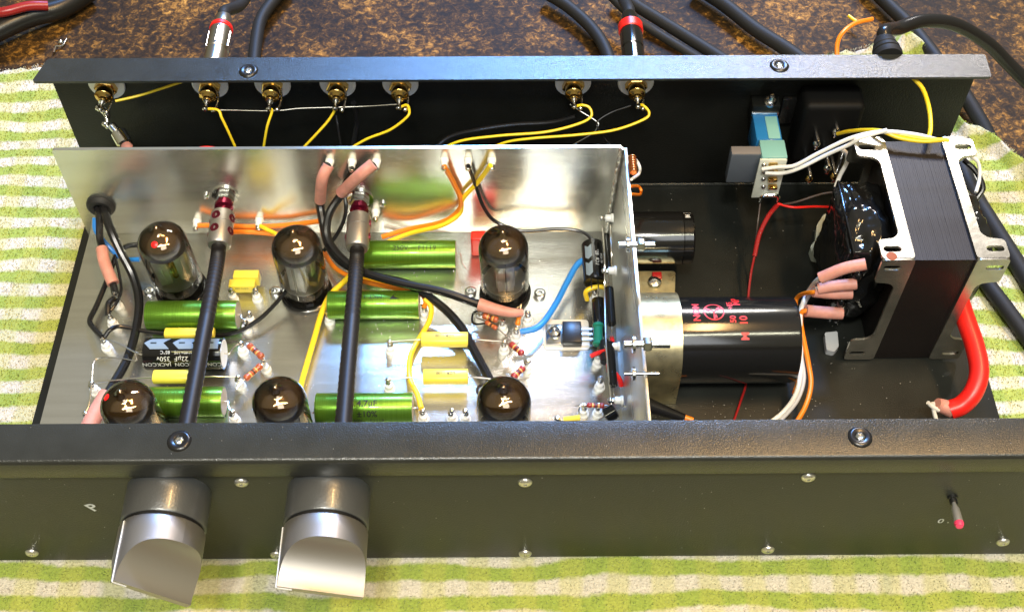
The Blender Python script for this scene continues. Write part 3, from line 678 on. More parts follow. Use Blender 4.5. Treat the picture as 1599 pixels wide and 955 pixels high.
# regulator
c = P(866, 520, 2.12); t = thing('power_transistor', 'black power transistor screwed flat on a pale insulating pad', 'transistor', (c.x, c.y, ZP))
p0, p1 = P(848, 500, ZP), P(921, 546, ZP)
ol = rounded([(p0.x, p1.y), (p1.x, p1.y), (p1.x, p0.y), (p0.x, p0.y)], .2); mk('insulating_pad', cut_plate([ol], .04, Matrix.Translation((0, 0, ZP+.025))), m_mica, t)
p0, p1 = P(852, 507, 2.1), P(884, 538, 2.1); mk('metal_tab', G().box((p0.x, p1.y, 2.05), (p1.x, p0.y, 2.17)), m_steel, t, bevel=.02)
q0, q1 = P(878, 501, 2.5), P(909, 533, 2.5); mk('body', G().box((q0.x, q1.y, 2.05), (q1.x, q0.y, 2.5)), m_blk, t, bevel=.04)
for k in (-.27, 0, .27): mk('leg', G().box((q1.x-.02, (q0.y+q1.y)/2+k-.05, 2.25), (q1.x+.55, (q0.y+q1.y)/2+k+.05, 2.3)), m_tin, t)
mk('screw', G().lathe([(.27, 0), (.28, .1), (.24, .2), (.12, .25), (.08, .22), (.001, .15)], P(866, 520, 2.17), (0, 0, 1), 24), m_steel, t)
# upright electrolytic by the side wall
c0 = P(951, 442, 3.2); c1 = P(948, 382, 3.2); rr = .52
c0.x = c1.x = 4.42-.88; t = thing('electrolytic_capacitor', 'small black electrolytic with grey arrow stripe tucked against the side wall', 'capacitor', c0)
ax = (c1-c0).normalized(); mk('sleeve_body', G().lathe([(rr*.9, 0), (rr, .06), (rr, (c1-c0).length-.05), (rr*.85, (c1-c0).length)], c0, ax, 28), m_glossblk, t)
def fy(x, y):   # print running along the can, x along the axis, y round it
    th = -y/rr; return c0 + ax*x + Vector((-(rr+.006)*sin(th-.05), 0, (rr+.006)*cos(th-.05)))
Lc = (c1-c0).length; g = G()
for k in range(2):
    x0 = .08+k*.95; x1 = x0+.9
    for s in range(4):
        y0, y1 = -.12-.34*s/4, -.12-.34*(s+1)/4; v0 = abs(y0+.29)*.9; v1 = abs(y1+.29)*.9
        g.add([fy(x0+v0, y0), fy(min(x1+v0-.2, Lc-.06), y0), fy(min(x1+v1-.2, Lc-.06), y1), fy(x0+v1, y1)], [(0,1,2,3)])
mk('arrow_stripe', g, m_stripe, t)
text_on('printing', 'LCR  85°', .24, lambda x, y: fy(Lc/2+x, .10+y), m_print, t); text_on('printing', '47 63V', .2, lambda x, y: fy(Lc/2+x, .33+y), m_print, t)
for s in (-.15, .15): mk('lead', G().tube([c0+Vector((s, 0, 0)), c0+Vector((s, -.25, 0)), c0+Vector((s, -.3, -.6))], .03, 6, 4), m_tin, t)
# crowd of dark parts on the side wall
def small_cyl(label, p, q_, r, m, name='capacitor', cat='capacitor', group=None):
    a, b = V3([p, q_]); d = (b-a).normalized(); t = thing(name, label, cat, a, group)
    mk('body', G().lathe([(r*.8, 0), (r, .04), (r, (b-a).length-.04), (r*.8, (b-a).length)], a, d, 20), m, t)
    mk('lead', G().tube([b, b+d*.35, b+d*.5+Vector((0, 0, -.3))], .035, 6, 4), m_tin, t); mk('lead', G().tube([a, a-d*.3, a-d*.45+Vector((0, 0, -.3))], .035, 6, 4), m_tin, t); return t
XW = 4.45
small_cyl('rear dark diode body along the side wall beside the grey striped capacitor', (XW-.05-.28, -6.2, 3.4) and Vector((XW-.33, -6.6, 3.9)), Vector((XW-.33, -8.6, 3.9)), .17, m_glossblk, 'diode', 'diode')
small_cyl('middle dark diode body on the side wall left of the thick bolt', Vector((XW-.33, -9.4, 3.6)), Vector((XW-.33, -11.4, 3.6)), .2, m_glossblk, 'diode', 'diode')
small_cyl('front dark diode body low on the side wall', Vector((XW-.45, -12.2, 3.4)), Vector((XW-.40, -14.3, 3.2)), .2, m_glossblk, 'diode', 'diode')
small_cyl('black capacitor by the green resistor at the side wall', Vector((XW-.75, -9.3, 2.6)), Vector((XW-.75, -11.2, 2.6)), .3, m_glossblk)
small_cyl('black disc shaped part at the front right corner of the tray', P(945, 650, 2.7), P(962, 640, 2.9), .33, m_glossblk)
small_cyl('short dark capacitor next to the thin bolt', Vector((XW-.6, -11.8, 2.9)), Vector((XW-.6, -12.9, 2.9)), .26, m_blk)
wire('bare bus wire running down the side wall to the front corner', [Vector((XW-.5, -6.4, 4.3)), Vector((XW-.55, -8.5, 4.3)), Vector((XW-.5, -9.6, 3.6)), Vector((XW-.62, -12.5, 3.5)), Vector((XW-.5, -15.2, 3.0)), Vector((XW-.5, -15.6, 2.2))], .045, m_tin)
wire('second bare wire along the side wall behind the diodes', [Vector((XW-.2, -6.8, 4.8)), Vector((XW-.22, -8.2, 4.8)), Vector((XW-.2, -8.9, 4.2))], .05, m_tin)
wire('red wire curling round the foot of the green resistor', [(922,556,2.9), (935,549,3.0), (950,545,3.2), (957,535,3.3), (955,527,3.2)], .1, m_red)
wire('short red wire below the black parts by the side wall', [(950,568,3.0), (957,578,3.2), (966,590,3.1), (970,602,2.8)], .11, m_red)
wire('ochre yellow wire hooked round a terminal near the side wall', [(917,468,2.5), (916,456,3.0), (925,450,3.1), (940,448,3.1), (952,452,3.0)], .11, m_yel)
wire('thin brown bare link standing near the front right corner', [(904,655,2.4), (905,634,2.8), (915,632,2.8)], .03, m_tin)
wire('short yellow capacitor lead at the front edge right of the front valves', [(880,655,2.5), (906,652,2.6)], .13, m_capy)
for i, (yy, zz, px) in enumerate(((-8.9, 4.2, 0), (-12.4, 3.4, 0), (-15.0, 3.2, 0), (-6.2, 4.6, 0))):
    terminal((XW-.02, yy, zz), .6, ax=(-1, 0, 0), r=.17)

# ------------------------------------------------------------------ big can capacitor, clamp and small can
cy_, cz_ = -11.13, 2.0
t = thing('can_capacitor', 'large black can capacitor with red circular logo lying beside the tray', 'capacitor', (8.6, cy_, 0))
mk('can_body', G().lathe([(1.7, 0), (1.84, .03), (1.93, .12), (1.93, 7.3), (1.90, 7.42), (1.80, 7.46), (1.76, 7.42), (1.70, 7.42)], (4.85, cy_, cz_), (1, 0, 0), 72), m_can, t)
mk('end_disc', G().lathe([(1.74, 0), (1.74, .05)], (12.2, cy_, cz_), (1, 0, 0), 48), m_grey, t)
oc = Vector((8.6, cy_, cz_)); RC = 1.93
def on_can(ax_, th, rot90=True):
    def fn(x, y):     # text reads towards the back of the case
        u, v = (-y, x) if rot90 else (x, y); a_ = th - v/RC
        return Vector((ax_+u, cy_-(RC+.008)*sin(a_), cz_+(RC+.008)*cos(a_)))
    return fn
xl = [P(x, 490, 3.9).x for x in (1088, 1115, 1142, 1162)]
def thpy(px, py):      # angle of the point of the can seen at (px, py)
    best = None
    for k in range(-60, 120):
        th = k*pi/180; z_ = cz_+RC*cos(th); q_ = P(px, py, z_); e = abs(q_.y-(cy_-RC*sin(th)))
        n_ = Vector((0, -sin(th), cos(th)))
        if n_.dot(CAMP-q_) > 0 and (best is None or e < best[0]): best = (e, th)
    return best[1]
text_on('printing', 'NOM', .42, on_can(xl[0], thpy(1088, 486)), m_rprint, t, .014)
text_on('printing', '+85', .34, on_can(xl[2], thpy(1142, 477)), m_rprint, t, .012); text_on('printing', '50', .36, on_can(xl[2]+.05, thpy(1143, 498)), m_rprint, t, .012)
text_on('printing', 'MP', .46, on_can(xl[3]-.25, thpy(1155, 471)), m_rprint, t, .016); text_on('printing', '10', .46, on_can(xl[3]-.05, thpy(1162, 500)), m_rprint, t, .016); text_on('printing', 'M', .46, on_can(xl[3]-.02, thpy(1163, 524)), m_rprint, t, .016)
g = G(); tl = thpy(1115, 486); f_ = lambda x, y: Vector((xl[1]+x, cy_-(RC+.008)*sin(tl-y/RC), cz_+(RC+.008)*cos(tl-y/RC)))
for k in range(40):
    a0, a1 = 2*pi*k/40, 2*pi*(k+1)/40; g.add([f_(.46*cos(a0), .46*sin(a0)), f_(.46*cos(a1), .46*sin(a1)), f_(.40*cos(a1), .40*sin(a1)), f_(.40*cos(a0), .40*sin(a0))], [(0,1,2,3)])
for a0 in (0.5, 2.6, 4.7):
    d_ = Vector((cos(a0), sin(a0))); n_ = Vector((-d_.y, d_.x))*.035
    g.add([f_(*(n_)), f_(*(-n_)), f_(*(d_*.4-n_)), f_(*(d_*.4+n_))], [(0,1,2,3)])
    g.add([f_(*(d_*.16+n_*3)), f_(*(d_*.34+n_*4)), f_(*(d_*.34-n_*1)), f_(*(d_*.16-n_*1))], [(0,1,2,3)])
mk('circle_logo', g, m_rprint, t)
t = thing('pipe_clamp', 'brass coloured clamp strap holding the large black can', 'clamp', (6.1, cy_, 0))
g = G(); R1, R2 = 2.03, 2.13; x0, x1 = 4.95, 7.12; n = 40; vs = []; 
pr = [(pi*(-.52)+2*pi*1.02*k/n/1.0*.62) for k in range(n+1)]
arc = [(-100+200*k/n)*pi/180 for k in range(n+1)]
ring = lambda R_: [(cy_-R_*sin(a_), cz_+R_*cos(a_)) for a_ in arc]
o_, i_ = ring(R2), ring(R1); o_[-1] = (cy_-R2*.985, .02); i_[-1] = (cy_-R1*.985, .02); o_[0] = (cy_+R2*.985, .1); i_[0] = (cy_+R1*.985, .02)
for x in (x0, x1): vs += [(x, y, z) for y, z in o_]+[(x, y, z) for y, z in i_]
m_ = n+1; fs = []
for k in range(n):
    fs += [(k, k+1, 2*m_+k+1, 2*m_+k), (m_+k, 3*m_+k, 3*m_+k+1, m_+k+1), (k, m_+k, m_+k+1, k+1), (2*m_+k, 2*m_+k+1, 3*m_+k+1, 3*m_+k)]
fs += [(0, 2*m_, 3*m_, m_), (n, m_+n, 3*m_+n, 2*m_+n)]
mk('strap', g.add(vs, fs), m_zy, t, sharp=50)
q0 = P(1058, 424, 1.2); zf = 1.6
ya, yb2 = cy_+R1+.0, P(1040, 424, zf).y
x1 = 7.5
mk('foot_plate', cut_plate([rounded([(x0, ya-.55), (x1-.3, ya-.55), (x1, yb2), (x0, yb2)], .18)], .1, Matrix.Translation((0, 0, zf))), m_zy, t, bevel=.02)
c = P(1022, 441, zf+.05); mk('screw', G().lathe([(.30, 0), (.33, .06), (.3, .14), (.2, .2), (.06, .21), (.05, .16), (.001, .16)], c, (0, 0, 1), 24), m_steel, t)
tag(mk('rubber_tab', G().box((c.x-.1, c.y+.12, zf+.051), (c.x+.35, c.y+.5, zf+.25)), m_dred, loc=c, bevel=.05), 'dark red tab poking out behind the clamp screw', 'tab')
mk('support_post', G().cyl((c.x, c.y, 0), (c.x, c.y, zf), .3, 6), m_steel, t)
cy2, cz2, r2 = -5.3, 2.6, 1.25
ct = P(1035, 372, cz2); cy2 = ct.y; xe = P(1080, 372, cz2).x
t = thing('small_can_capacitor', 'smaller glossy black can capacitor with ringed end behind the brass clamp', 'capacitor', (6.5, cy2, 0))
mk('can_body', G().lathe([(1.1, 0), (r2-.03, .02), (r2, .1), (r2, xe-4.85-.52), (r2-.04, xe-4.85-.50)], (4.85, cy2, cz2), (1, 0, 0), 56), m_can, t)
mk('end_cap', G().lathe([(r2-.06, 0), (r2-.03, .02), (r2-.03, .42), (r2-.10, .50), (r2-.3, .52), (r2-.32, .46), (.001, .46)], (xe-.5, cy2, cz2), (1, 0, 0), 56), m_glossblk, t)
a_ = -.28
g = G(); g.add([Vector((x, cy2-(r2-.02)*sin(b_), cz2+(r2-.02)*cos(b_))) for x in (xe-.46, xe-.1) for b_ in (-.55, -.52)], [(0,1,3,2)]); mk('white_line', g, m_print, t)
def fsm(x, y): u, v = -y, x; a2 = -.28-v/r2; return Vector((xe-.28+u, cy2-(r2-.015)*sin(a2), cz2+(r2-.015)*cos(a2)))
text_on('printing', 'M', .32, fsm, m_print, t, .012)

# ------------------------------------------------------------------ phono sockets on the rear panel
def make_jack(label):
    t = thing('phono_socket', label, 'phono socket', (0, 0, 0), 'gold phono sockets along the rear panel')
    mk('washer', G().lathe([(.80, 0), (.84, .03), (.84, .09), (.80, .12)], (0, -.002, 0), (0, -1, 0), 28), mat('bright_washer', (.88, .88, .86), .4, .35), t)
    mk('hex_nut', G().lathe([(.48, .12), (.52, .16), (.52, .42), (.47, .46)], (0, 0, 0), (0, -1, 0), 6), m_gold, t)
    mk('barrel', G().lathe([(.40, .4), (.40, .85), (.36, .9), (.30, .92), (.20, 1.0), (.20, 1.12), (.15, 1.14)], (0, 0, 0), (0, -1, 0), 28), m_gold, t)
    mk('insulating_ring', G().lathe([(.16, 1.1), (.16, 1.22), (.1, 1.24)], (0, 0, 0), (0, -1, 0), 16), m_solder, t)
    mk('solder_pin', G().lathe([(.08, 1.2), (.09, 1.5), (.13, 1.56), (.13, 1.7), (.05, 1.76)], (0, 0, 0), (0, -1, 0), 12), m_solder, t)
    g = G(); g.tube([(.3, -.14, -.3), (.32, -.7, -.45), (.28, -1.25, -.42), (.2, -1.5, -.3)], .06, 8); g.ball((.24, -1.45, -.34), .12)
    mk('ground_lug', g, m_solder, t)
    mk('outer_barrel', G().lathe([(.5, .16), (.5, .3), (.4, .32), (.4, 1.1), (.3, 1.12)], (0, 0, 0), (0, 1, 0), 28), m_gold, t)
    return t
jx = [PY(x, 138, -.3).x for x in (165, 327, 425, 527, 625, 895, 993)]
jl = ['phono socket at the far left end of the rear panel with lumpy solder joints', 'phono socket fed by the silver plug near the left', 'phono socket next right from the silver plug with a steep yellow wire', 'phono socket in the middle of the left row of three plain ones',
      'phono socket ending the left row where the yellow wire hooks back', 'left phono socket of the separate right hand pair', 'right phono socket of the pair fed by the red ringed plug']
jack0 = make_jack(jl[0])
for i, x in enumerate(jx):
    j = jack0 if i == 0 else dup(jack0, label=jl[i]); j.location = Vector((x, 0, 7.1))*K; j.rotation_euler = (0, radians(random.uniform(-15, 15)), 0); ROOT[j] = Vector((x, 0, 7.1))
JZ = 7.1
# solder lumps and chain under the first socket
t = thing('input_network', 'lumpy chain of lugs and clear sleeved parts hanging below the far left socket', 'component', (jx[0], -1.6, 6.4))
pts = [Vector((jx[0], -1.6, 7.0)), P(163,172,6.2), P(168,190,5.8)]
mk('lug', G().tube(pts, .1, 10), m_solder, t); g = G()
for k in range(7): p = P(160+random.uniform(-6, 12), 168+k*5, 6.2-k*.12); g.ball(p, random.uniform(.1, .2), 10)
mk('solder_lumps', g, m_chrome, t)
a_, b_ = P(172,193,5.6), P(184,207,5.2); mk('sleeved_body', G().lathe([(.1, 0), (.2, .06), (.2, (b_-a_).length-.05), (.1, (b_-a_).length)], a_, b_-a_, 16), m_steel, t)
a_, b_ = P(184,205,5.2), P(196,226,4.9); mk('clear_sleeve', G().lathe([(.3, 0), (.38, .08), (.38, (b_-a_).length-.08), (.3, (b_-a_).length)], a_, b_-a_, 20), m_chrome, t)
mk('pink_sleeve', G().tube([P(190,222,4.9), P(200,232,4.5)], .28, 12), m_pink, t)
wire('bare bus wire linking the left row of phono sockets', [Vector((jx[1]+.25, -1.45, 6.75)), P(350,173,6.7), P(425,172,6.7), P(470,170,6.7), P(527,168,6.7), P(570,167,6.7), P(620,163,6.9)], .035, m_tin)
wire('bare wires twisted together between the right pair of sockets', [P(890,163,6.9), P(908,175,6.6), P(932,190,6.3), P(933,198,6.1), P(925,208,5.8), P(895,226,5.2)], .035, m_tin)
wire('dark thin wire crossing to the right socket of the pair', [P(985,165,6.9), P(955,176,6.6), P(934,189,6.35), P(934,200,6.2), P(945,215,5.5), P(960,232,5.0)], .04, m_wblack)
def yw(label, pts, r=.062): return wire(label, pts, r, m_yel, 'yellow_wire')
wz = 7.0
yw('yellow wire from the far left socket up under the rear flange', [P(180,158,6.9), P(215,150,6.9), P(250,138,7.1), P(290,126,7.3)])
yw('yellow wire dropping from the silver plug socket behind the tray wall', [Vector((jx[1], -1.65, JZ)), P(339,172,6.9), P(347,185,6.6), P(358,208,5.8), P(372,240,4.5)])
yw('short steep yellow wire from the second socket of the left row', [Vector((jx[2], -1.65, JZ)), P(424,175,6.9), P(418,200,6.2), P(410,240,4.6)])
yw('yellow wire slanting left from the third socket of the left row', [Vector((jx[3], -1.65, JZ)), P(522,172,6.8), P(512,190,6.3), P(490,213,5.6), P(465,240,4.6)])
yw('yellow wire hooking back from the last socket of the left row', [Vector((jx[4], -1.65, JZ)), P(634,165,6.9), P(640,172,6.8), P(636,184,6.6), P(610,202,6.0), P(570,218,5.4), P(530,243,4.5)])
yw('yellow wire looping from the left socket of the right pair', [Vector((jx[5], -1.65, JZ)), P(908,164,7.0), P(921,170,6.9), P(923,182,6.7), P(900,195,6.4), P(850,205,6.2), P(780,211,6.0), P(715,222,5.6), P(670,245,4.6)])
yw('yellow wire looping from the right socket of the pair to the tray', [Vector((jx[6], -1.65, JZ)), P(1004,164,7.0), P(1013,175,6.8), P(1005,187,6.6), P(960,202,6.3), P(900,211,6.1), P(830,216,5.9), P(785,224,5.5), P(740,245,4.6)])
wire('black cable rising up the rear panel between sockets', [P(552,160,6.0), P(556,190,4.5), P(550,235,3)], .14, m_wblack, 'black_wire')
wire('black cable lying dimly along the rear panel', [P(672,240,4.6), P(700,215,5.2), P(745,203,5.6), P(800,195,5.8), P(860,190,5.9), P(898,182,6.3)], .1, m_wblack, 'black_wire')
wire('thin dark wire hanging beside the third socket', [P(525,180,5.5), P(528,200,5), P(533,232,4)], .06, m_wblack, 'black_wire')
wire('red wire just showing above the tray wall', [P(295,241,5.6), P(315,232,6.0), P(335,231,6.1), P(358,240,5.6)], .09, m_red, 'red_wire')

# ------------------------------------------------------------------ behind the case: plugs and cables
def plug(label, x, m, ringm, cablepts, L=2.9, r=.5, boot=None):
    a = Vector((x, .9, JZ)); ax = Vector((.0, 1, 0)); t = thing('phono_plug', label, 'plug', a)
    mk('gold_collar', G().lathe([(.5, -.2), (.52, -.1), (.52, .25), (.45, .3)], a, ax, 30), m_gold, t)
    mk('plug_body', G().lathe([(.46, .2), (.54, .3), (.54, 1.2), (.50, 1.25), (.50, 1.3), (.54, 1.35), (.54, 2.7), (.42, 3.2), (.40, 3.25)], a, ax, 36), m, t)
    mk('colour_ring', G().lathe([(.50, 2.75), (.57, 2.79), (.55, 3.0), (.44, 3.05)] if boot is None else [(.56, 2.5), (.60, 2.55), (.60, 3.0), (.56, 3.05)], a, ax, 36), ringm, t)
    e = a+ax*3.2; mk('cable_boot', G().lathe([(.42, 0), (.4, .5), (.3, .7), (.28, .75)], e, ax, 24), m_gunmetal if boot is None else m_glossblk, t)
    for k in range(5 if boot is None else 0):
        th = 2*pi*k/5+.3; n_ = Vector((cos(th), 0, sin(th)))
        mk('grip_flat', G().tube([a+n_*.53+ax*1.5, a+n_*.53+ax*2.5], .05, 8, 2), m_chrome, t)
    mk('cable', G().tube([e+ax*.4, e+ax*1.0]+V3(cablepts), .3, 14), m_rubber, t)
    return t
plug('silver phono plug with a thin red ring behind the rear panel', jx[1], m_gunmetal, m_red, [(375,8,5.5), (392,-20,4.5)])
plug('black phono plug with a wide red ring and gold collar', jx[6], m_glossblk, m_red, [(974,0,6.5), (962,-30,5.5)], boot=1)
def cable(label, pts, r, m=m_rubber, **k): return wire(label, pts, r, m, 'cable', 'cable', seg=14, **k)
cable('thick black cable standing on the bench right of the silver plug', [(395,110,.1), (400,60,.1), (408,30,.1), (425,5,.1), (450,-25,.1)], .36)
cable('thick black cable curving to the rear panel left of the red ringed plug', [(850,-12,.1), (885,10,.1), (920,38,.1), (942,70,.1), (958,110,.1)], .36)
cable('upper of two black cables running together from the red ringed plug', [(960,-25,.6), (985,2,.4), (1030,32,.2), (1080,62,.1), (1140,100,.1)], .36)
cable('lower of two black cables running together toward the rear panel', [(940,-20,1.4), (980,20,1.0), (1020,48,.5), (1065,76,.3), (1110,104,.1)], .26)
cable('black cable crossing the bench diagonally right of centre', [(1085,-22,.1), (1130,8,.1), (1180,45,.1), (1225,75,.1), (1275,110,.1)], .42)
cable('black cable passing under the power cord and behind the right corner', [(1350,-28,.1), (1385,5,.1), (1425,45,.1), (1462,92,.2), (1500,138,.3), (1532,190,.0), (1548,222,-.25)], .40)
cable('thick black sleeved cable at the top left of the bench', [(-30,62,.3), (10,42,.4), (50,24,.4), (95,12,.2), (140,-14,.1)], .62, m_blk)
cable('dull red cable lying over the black sleeve at the top left', [(-25,22,1.3), (10,19,1.35), (45,10,1.3), (75,9,1.1)], .28, m_dred)
c = P(1387, 80, 4.2)
t = thing('mains_cable', 'black mains cord with ribbed strain relief arching over the bench', 'power cord', c)
yb0 = .2; c = PY(1387, 92, .2)
mk('strain_relief', G().lathe([(.66, 0), (.68, .1), (.68, .3), (.56, .36), (.65, .42), (.63, .6), (.52, .66), (.58, .72), (.54, .9), (.48, 1.0), (.45, 1.2), (.38, 1.3)], c, (0, 1, .05), 32), m_rubber, t)
mk('cord', G().tube([c+Vector((0, 1.1, .1)), c+Vector((.1, 1.6, .25)), P(1402,45,7.6), P(1440,33,7.4), P(1490,38,6.8), P(1540,66,5.6), P(1575,100,4.4), P(1625,150,3)], .34, 16), m_wblack, t)
wire('orange wire curling up behind the rear panel', [(1307,95,.5), (1307,68,1.0), (1316,50,1.3), (1335,36,1.2), (1362,30,.9)], .13, m_org, 'orange_wire')
wire('tiny yellow offcut lying beside the curled orange wire', [(1325,25,.0), (1338,35,.0)], .1, m_yel, 'yellow_wire')
tag(mk('metal_crumb', G().ball(P(95, 66, -.5), .16), m_chrome, loc=P(95, 66, -.5)), 'tiny shiny metal crumb on the bench at the upper left', 'crumb')
wire('small bright wire offcut beside the metal crumb', [(84,82,-.5), (88,72,-.4), (97,72,-.5), (104,61,-.5)], .06, m_chrome, 'wire_offcut')
cable('black cable crossing the towel from behind the transformer', [(1485,225,.2), (1520,300,.2), (1550,352,.2), (1605,440,.1), (1640,500,.1)], .42)
cable('second black cable on the towel at the right edge below the first', [(1500,375,.2), (1540,440,.2), (1570,480,.2), (1625,555,.1)], .38)

# ------------------------------------------------------------------ wiring on the tray
P_free = P
def P(px, py, z):             # tray wiring stays in front of the tray's rear wall
    v = P_free(px, py, z)
    return PY(px, py, -5.1) if v.y > -5.1 else v
S = m_pink
wire('black cable from the grommet ending in a pink sleeve at the left terminals', [gc+Vector((-.12, -.2, 0)), P(156,345,4.2), P(157,372,3.8), P(160,392,3.4), P(176,440,3.0), P(180,458,2.9)], .17, m_wblack, 'black_wire', sleeves=[([P(159,388,3.4), P(164,412,3.3), P(177,443,3.0)], .27, S)])
wire('thick black cable from the grommet sweeping down behind the front left valve', [gc+Vector((.15, -.2, .05)), P(170,350,4.4), P(186,390,3.8), P(208,430,3.1), P(216,470,2.7), P(212,515,2.5), P(198,560,2.5), P(178,600,2.6), P(152,640,2.8), P(135,668,2.8)], .2, m_wblack, 'black_wire', sleeves=[([P(168,615,3.0), P(150,645,3.0), P(138,668,3.0)], .36, S)])
wire('black wire looping past the left terminals', [P(222,382,2.9), P(198,384,2.9), P(182,398,2.8), P(170,430,2.5), P(150,475,2.3), P(140,500,2.3), P(145,512,2.5), P(160,526,2.8)], .12, m_wblack, 'black_wire')
wire('short thin black loop between the two left terminals', [P(180,402,2.8), P(188,430,2.7), P(190,455,2.7), P(182,475,2.8), P(170,488,2.8)], .07, m_wblack, 'black_wire')
wire('thin black wire running right under the left green capacitor to the middle valve', [P(163,526,2.8), P(172,514,2.9), P(190,511,2.7), P(235,518,2.4), P(300,523,2.2), P(360,521,2.3), P(400,502,2.5), P(425,478,2.6), P(446,455,2.8)], .1, m_wblack, 'black_wire')
wire('black lug wire folded between two left terminals', [P(178,466,2.8), P(169,475,2.9), P(168,492,2.8)], .14, m_wblack, 'black_wire')
wire('blue wire curving from the grommet past the rear left valve', [P(148,340,4.0), P(150,358,3.6), P(160,375,3.2), P(178,392,2.9), P(196,404,2.8), P(218,405,2.8)], .11, m_blue, 'blue_wire')
wire('bare link bent between the left front terminals', [P(143,597,2.8), P(150,560,2.7), P(185,560,2.7), P(212,562,2.7), P(214,551,2.8), P(250,549,3.4), P(320,548,3.6)], .03, m_tin)
wire('bare link standing by the lowest left terminals', [P(143,600,2.8), P(140,630,2.7), P(130,650,2.6)], .035, m_tin)
wire('left black cable with a pink sleeve hanging from the wall terminals', [PY(510,258,YW-.5), P(500,310,5.0), P(503,345,4.3), P(516,385,3.8), P(543,415,3.4), P(590,432,3.3), P(640,446,3.3), P(690,478,3.0), P(722,512,2.8), P(742,550,2.6), P(760,585,2.5), P(775,610,2.5)], .2, m_wblack, 'black_wire', sleeves=[([PY(513,258,YW-.45), PY(503,280,YW-.8), P(500,313,5.0)], .26, S)])
wire('right black cable with pink sleeves at both ends crossing below the valve', [PY(583,258,YW-.5), P(548,290,5.8), P(530,305,5.3), P(514,335,4.7), P(512,370,4.1), P(530,400,3.8), P(565,424,3.7), P(620,440,3.7), P(690,457,3.6), P(745,474,3.3), P(780,484,3.2), P(812,488,3.1)], .19, m_wblack, 'black_wire',
     sleeves=[([PY(583,256,YW-.5), PY(560,275,YW-.8), P(533,301,5.4)], .27, S), ([P(748,475,3.3), P(775,483,3.25), P(800,488,3.2), P(816,488,3.1)], lambda t: .30-.14*t, S)])
wire('thin black wire behind the two sleeved cables', [PY(550,262,YW-.5), P(538,290,5.6), P(540,320,5.0), P(536,345,4.4), P(525,368,3.8), P(505,392,3.4)], .09, m_wblack, 'black_wire')
wire('orange wire dropping from the wall terminal to the rear fold', [PY(694,260,YW-.5), P(708,285,5.0), P(720,312,4.2), P(714,330,3.7), P(690,346,3.2), P(640,356,2.6), P(596,370,2.5)], .12, m_org, 'orange_wire')
wire('mustard yellow wire dropping from the last wall terminal', [PY(766,258,YW-.5), P(745,285,5.0), P(722,312,4.4), P(718,332,3.8), P(690,352,3.3), P(640,364,2.8), P(600,380,2.5)], .11, m_yel, 'yellow_wire')
wire('upper orange wire running behind the left shaft coupler', [PY(308,352,YW-.5), P(340,352,2.9), P(400,354,2.8), P(450,352,2.6), P(500,345,2.5)], .12, m_org, 'orange_wire')
wire('lower orange wire running behind the left shaft coupler', [P(348,362,2.7), P(390,362,2.7), P(430,364,2.6), P(475,372,2.5)], .12, m_org, 'orange_wire')
wire('yellow wire from the low wall terminal to the middle valve', [PY(405,352,YW-.5), P(418,358,2.9), P(432,368,2.9), P(450,385,2.8)], .1, m_yel, 'yellow_wire')
wire('orange wire passing under the right shaft to the middle green capacitor', [P(505,392,2.6), P(525,418,2.6), P(560,436,2.6), P(610,448,2.6), P(652,456,2.9), P(664,468,3.0), P(662,480,2.8)], .11, m_org, 'orange_wire')
wire('yellow orange wire beside the orange one under the right shaft', [P(512,388,2.5), P(530,408,2.5), P(556,428,2.5), P(590,440,2.5), P(640,450,2.5)], .11, m_yel, 'yellow_wire')
wire('long yellow wire running from under the right shaft down past the front valve', [P(552,425,2.9), P(535,440,2.9), P(515,462,2.8), P(503,490,2.6), P(492,525,2.5), P(478,570,2.5), P(468,610,2.5), P(470,645,2.5), P(476,670,2.5)], .13, m_yel, 'yellow_wire')
wire('wavy yellow wire passing under both small yellow capacitors', [P(663,466,3.1), P(672,480,2.9), P(671,500,2.6), P(656,525,2.3), P(640,555,2.3), P(640,590,2.3), P(652,615,2.5), P(658,638,2.8)], .12, m_yel, 'yellow_wire')
wire('orange wire at the foot of the dark front valve', [P(462,625,2.8), P(470,645,2.6), P(478,662,2.5)], .2, m_org, 'orange_wire')
wire('thin black wire from wall terminal passing behind the brown topped valve', [PY(731,258,YW-.5), P(742,290,4.6), P(755,322,3.8), P(775,345,3.2), P(815,360,3.0), P(870,358,2.9), P(910,363,2.9), P(934,384,2.9)], .09, m_wblack, 'black_wire')
wire('bright blue wire curving from the grey striped capacitor to the resistors', [P(936,388,3.3), P(925,400,3.2), P(903,412,3.1), P(885,440,3.0), P(870,470,2.9), P(850,500,2.8), P(835,514,2.8), P(812,518,2.8)], .14, m_blue, 'blue_wire')
wire('thin black loop left of the resistor cluster', [P(750,485,2.7), P(738,490,2.6), P(738,502,2.6), P(752,506,2.7), P(778,498,2.8)], .05, m_wblack, 'black_wire')
wire('thin black ring wire showing left of the front right valve', [P(760,600,2.6), P(748,603,2.6), P(746,612,2.6), P(756,618,2.6)], .06, m_wblack, 'black_wire')
wire('orange wire behind the front left valve', [P(235,640,2.7), P(245,660,2.6)], .2, m_org, 'orange_wire')

P = P_free
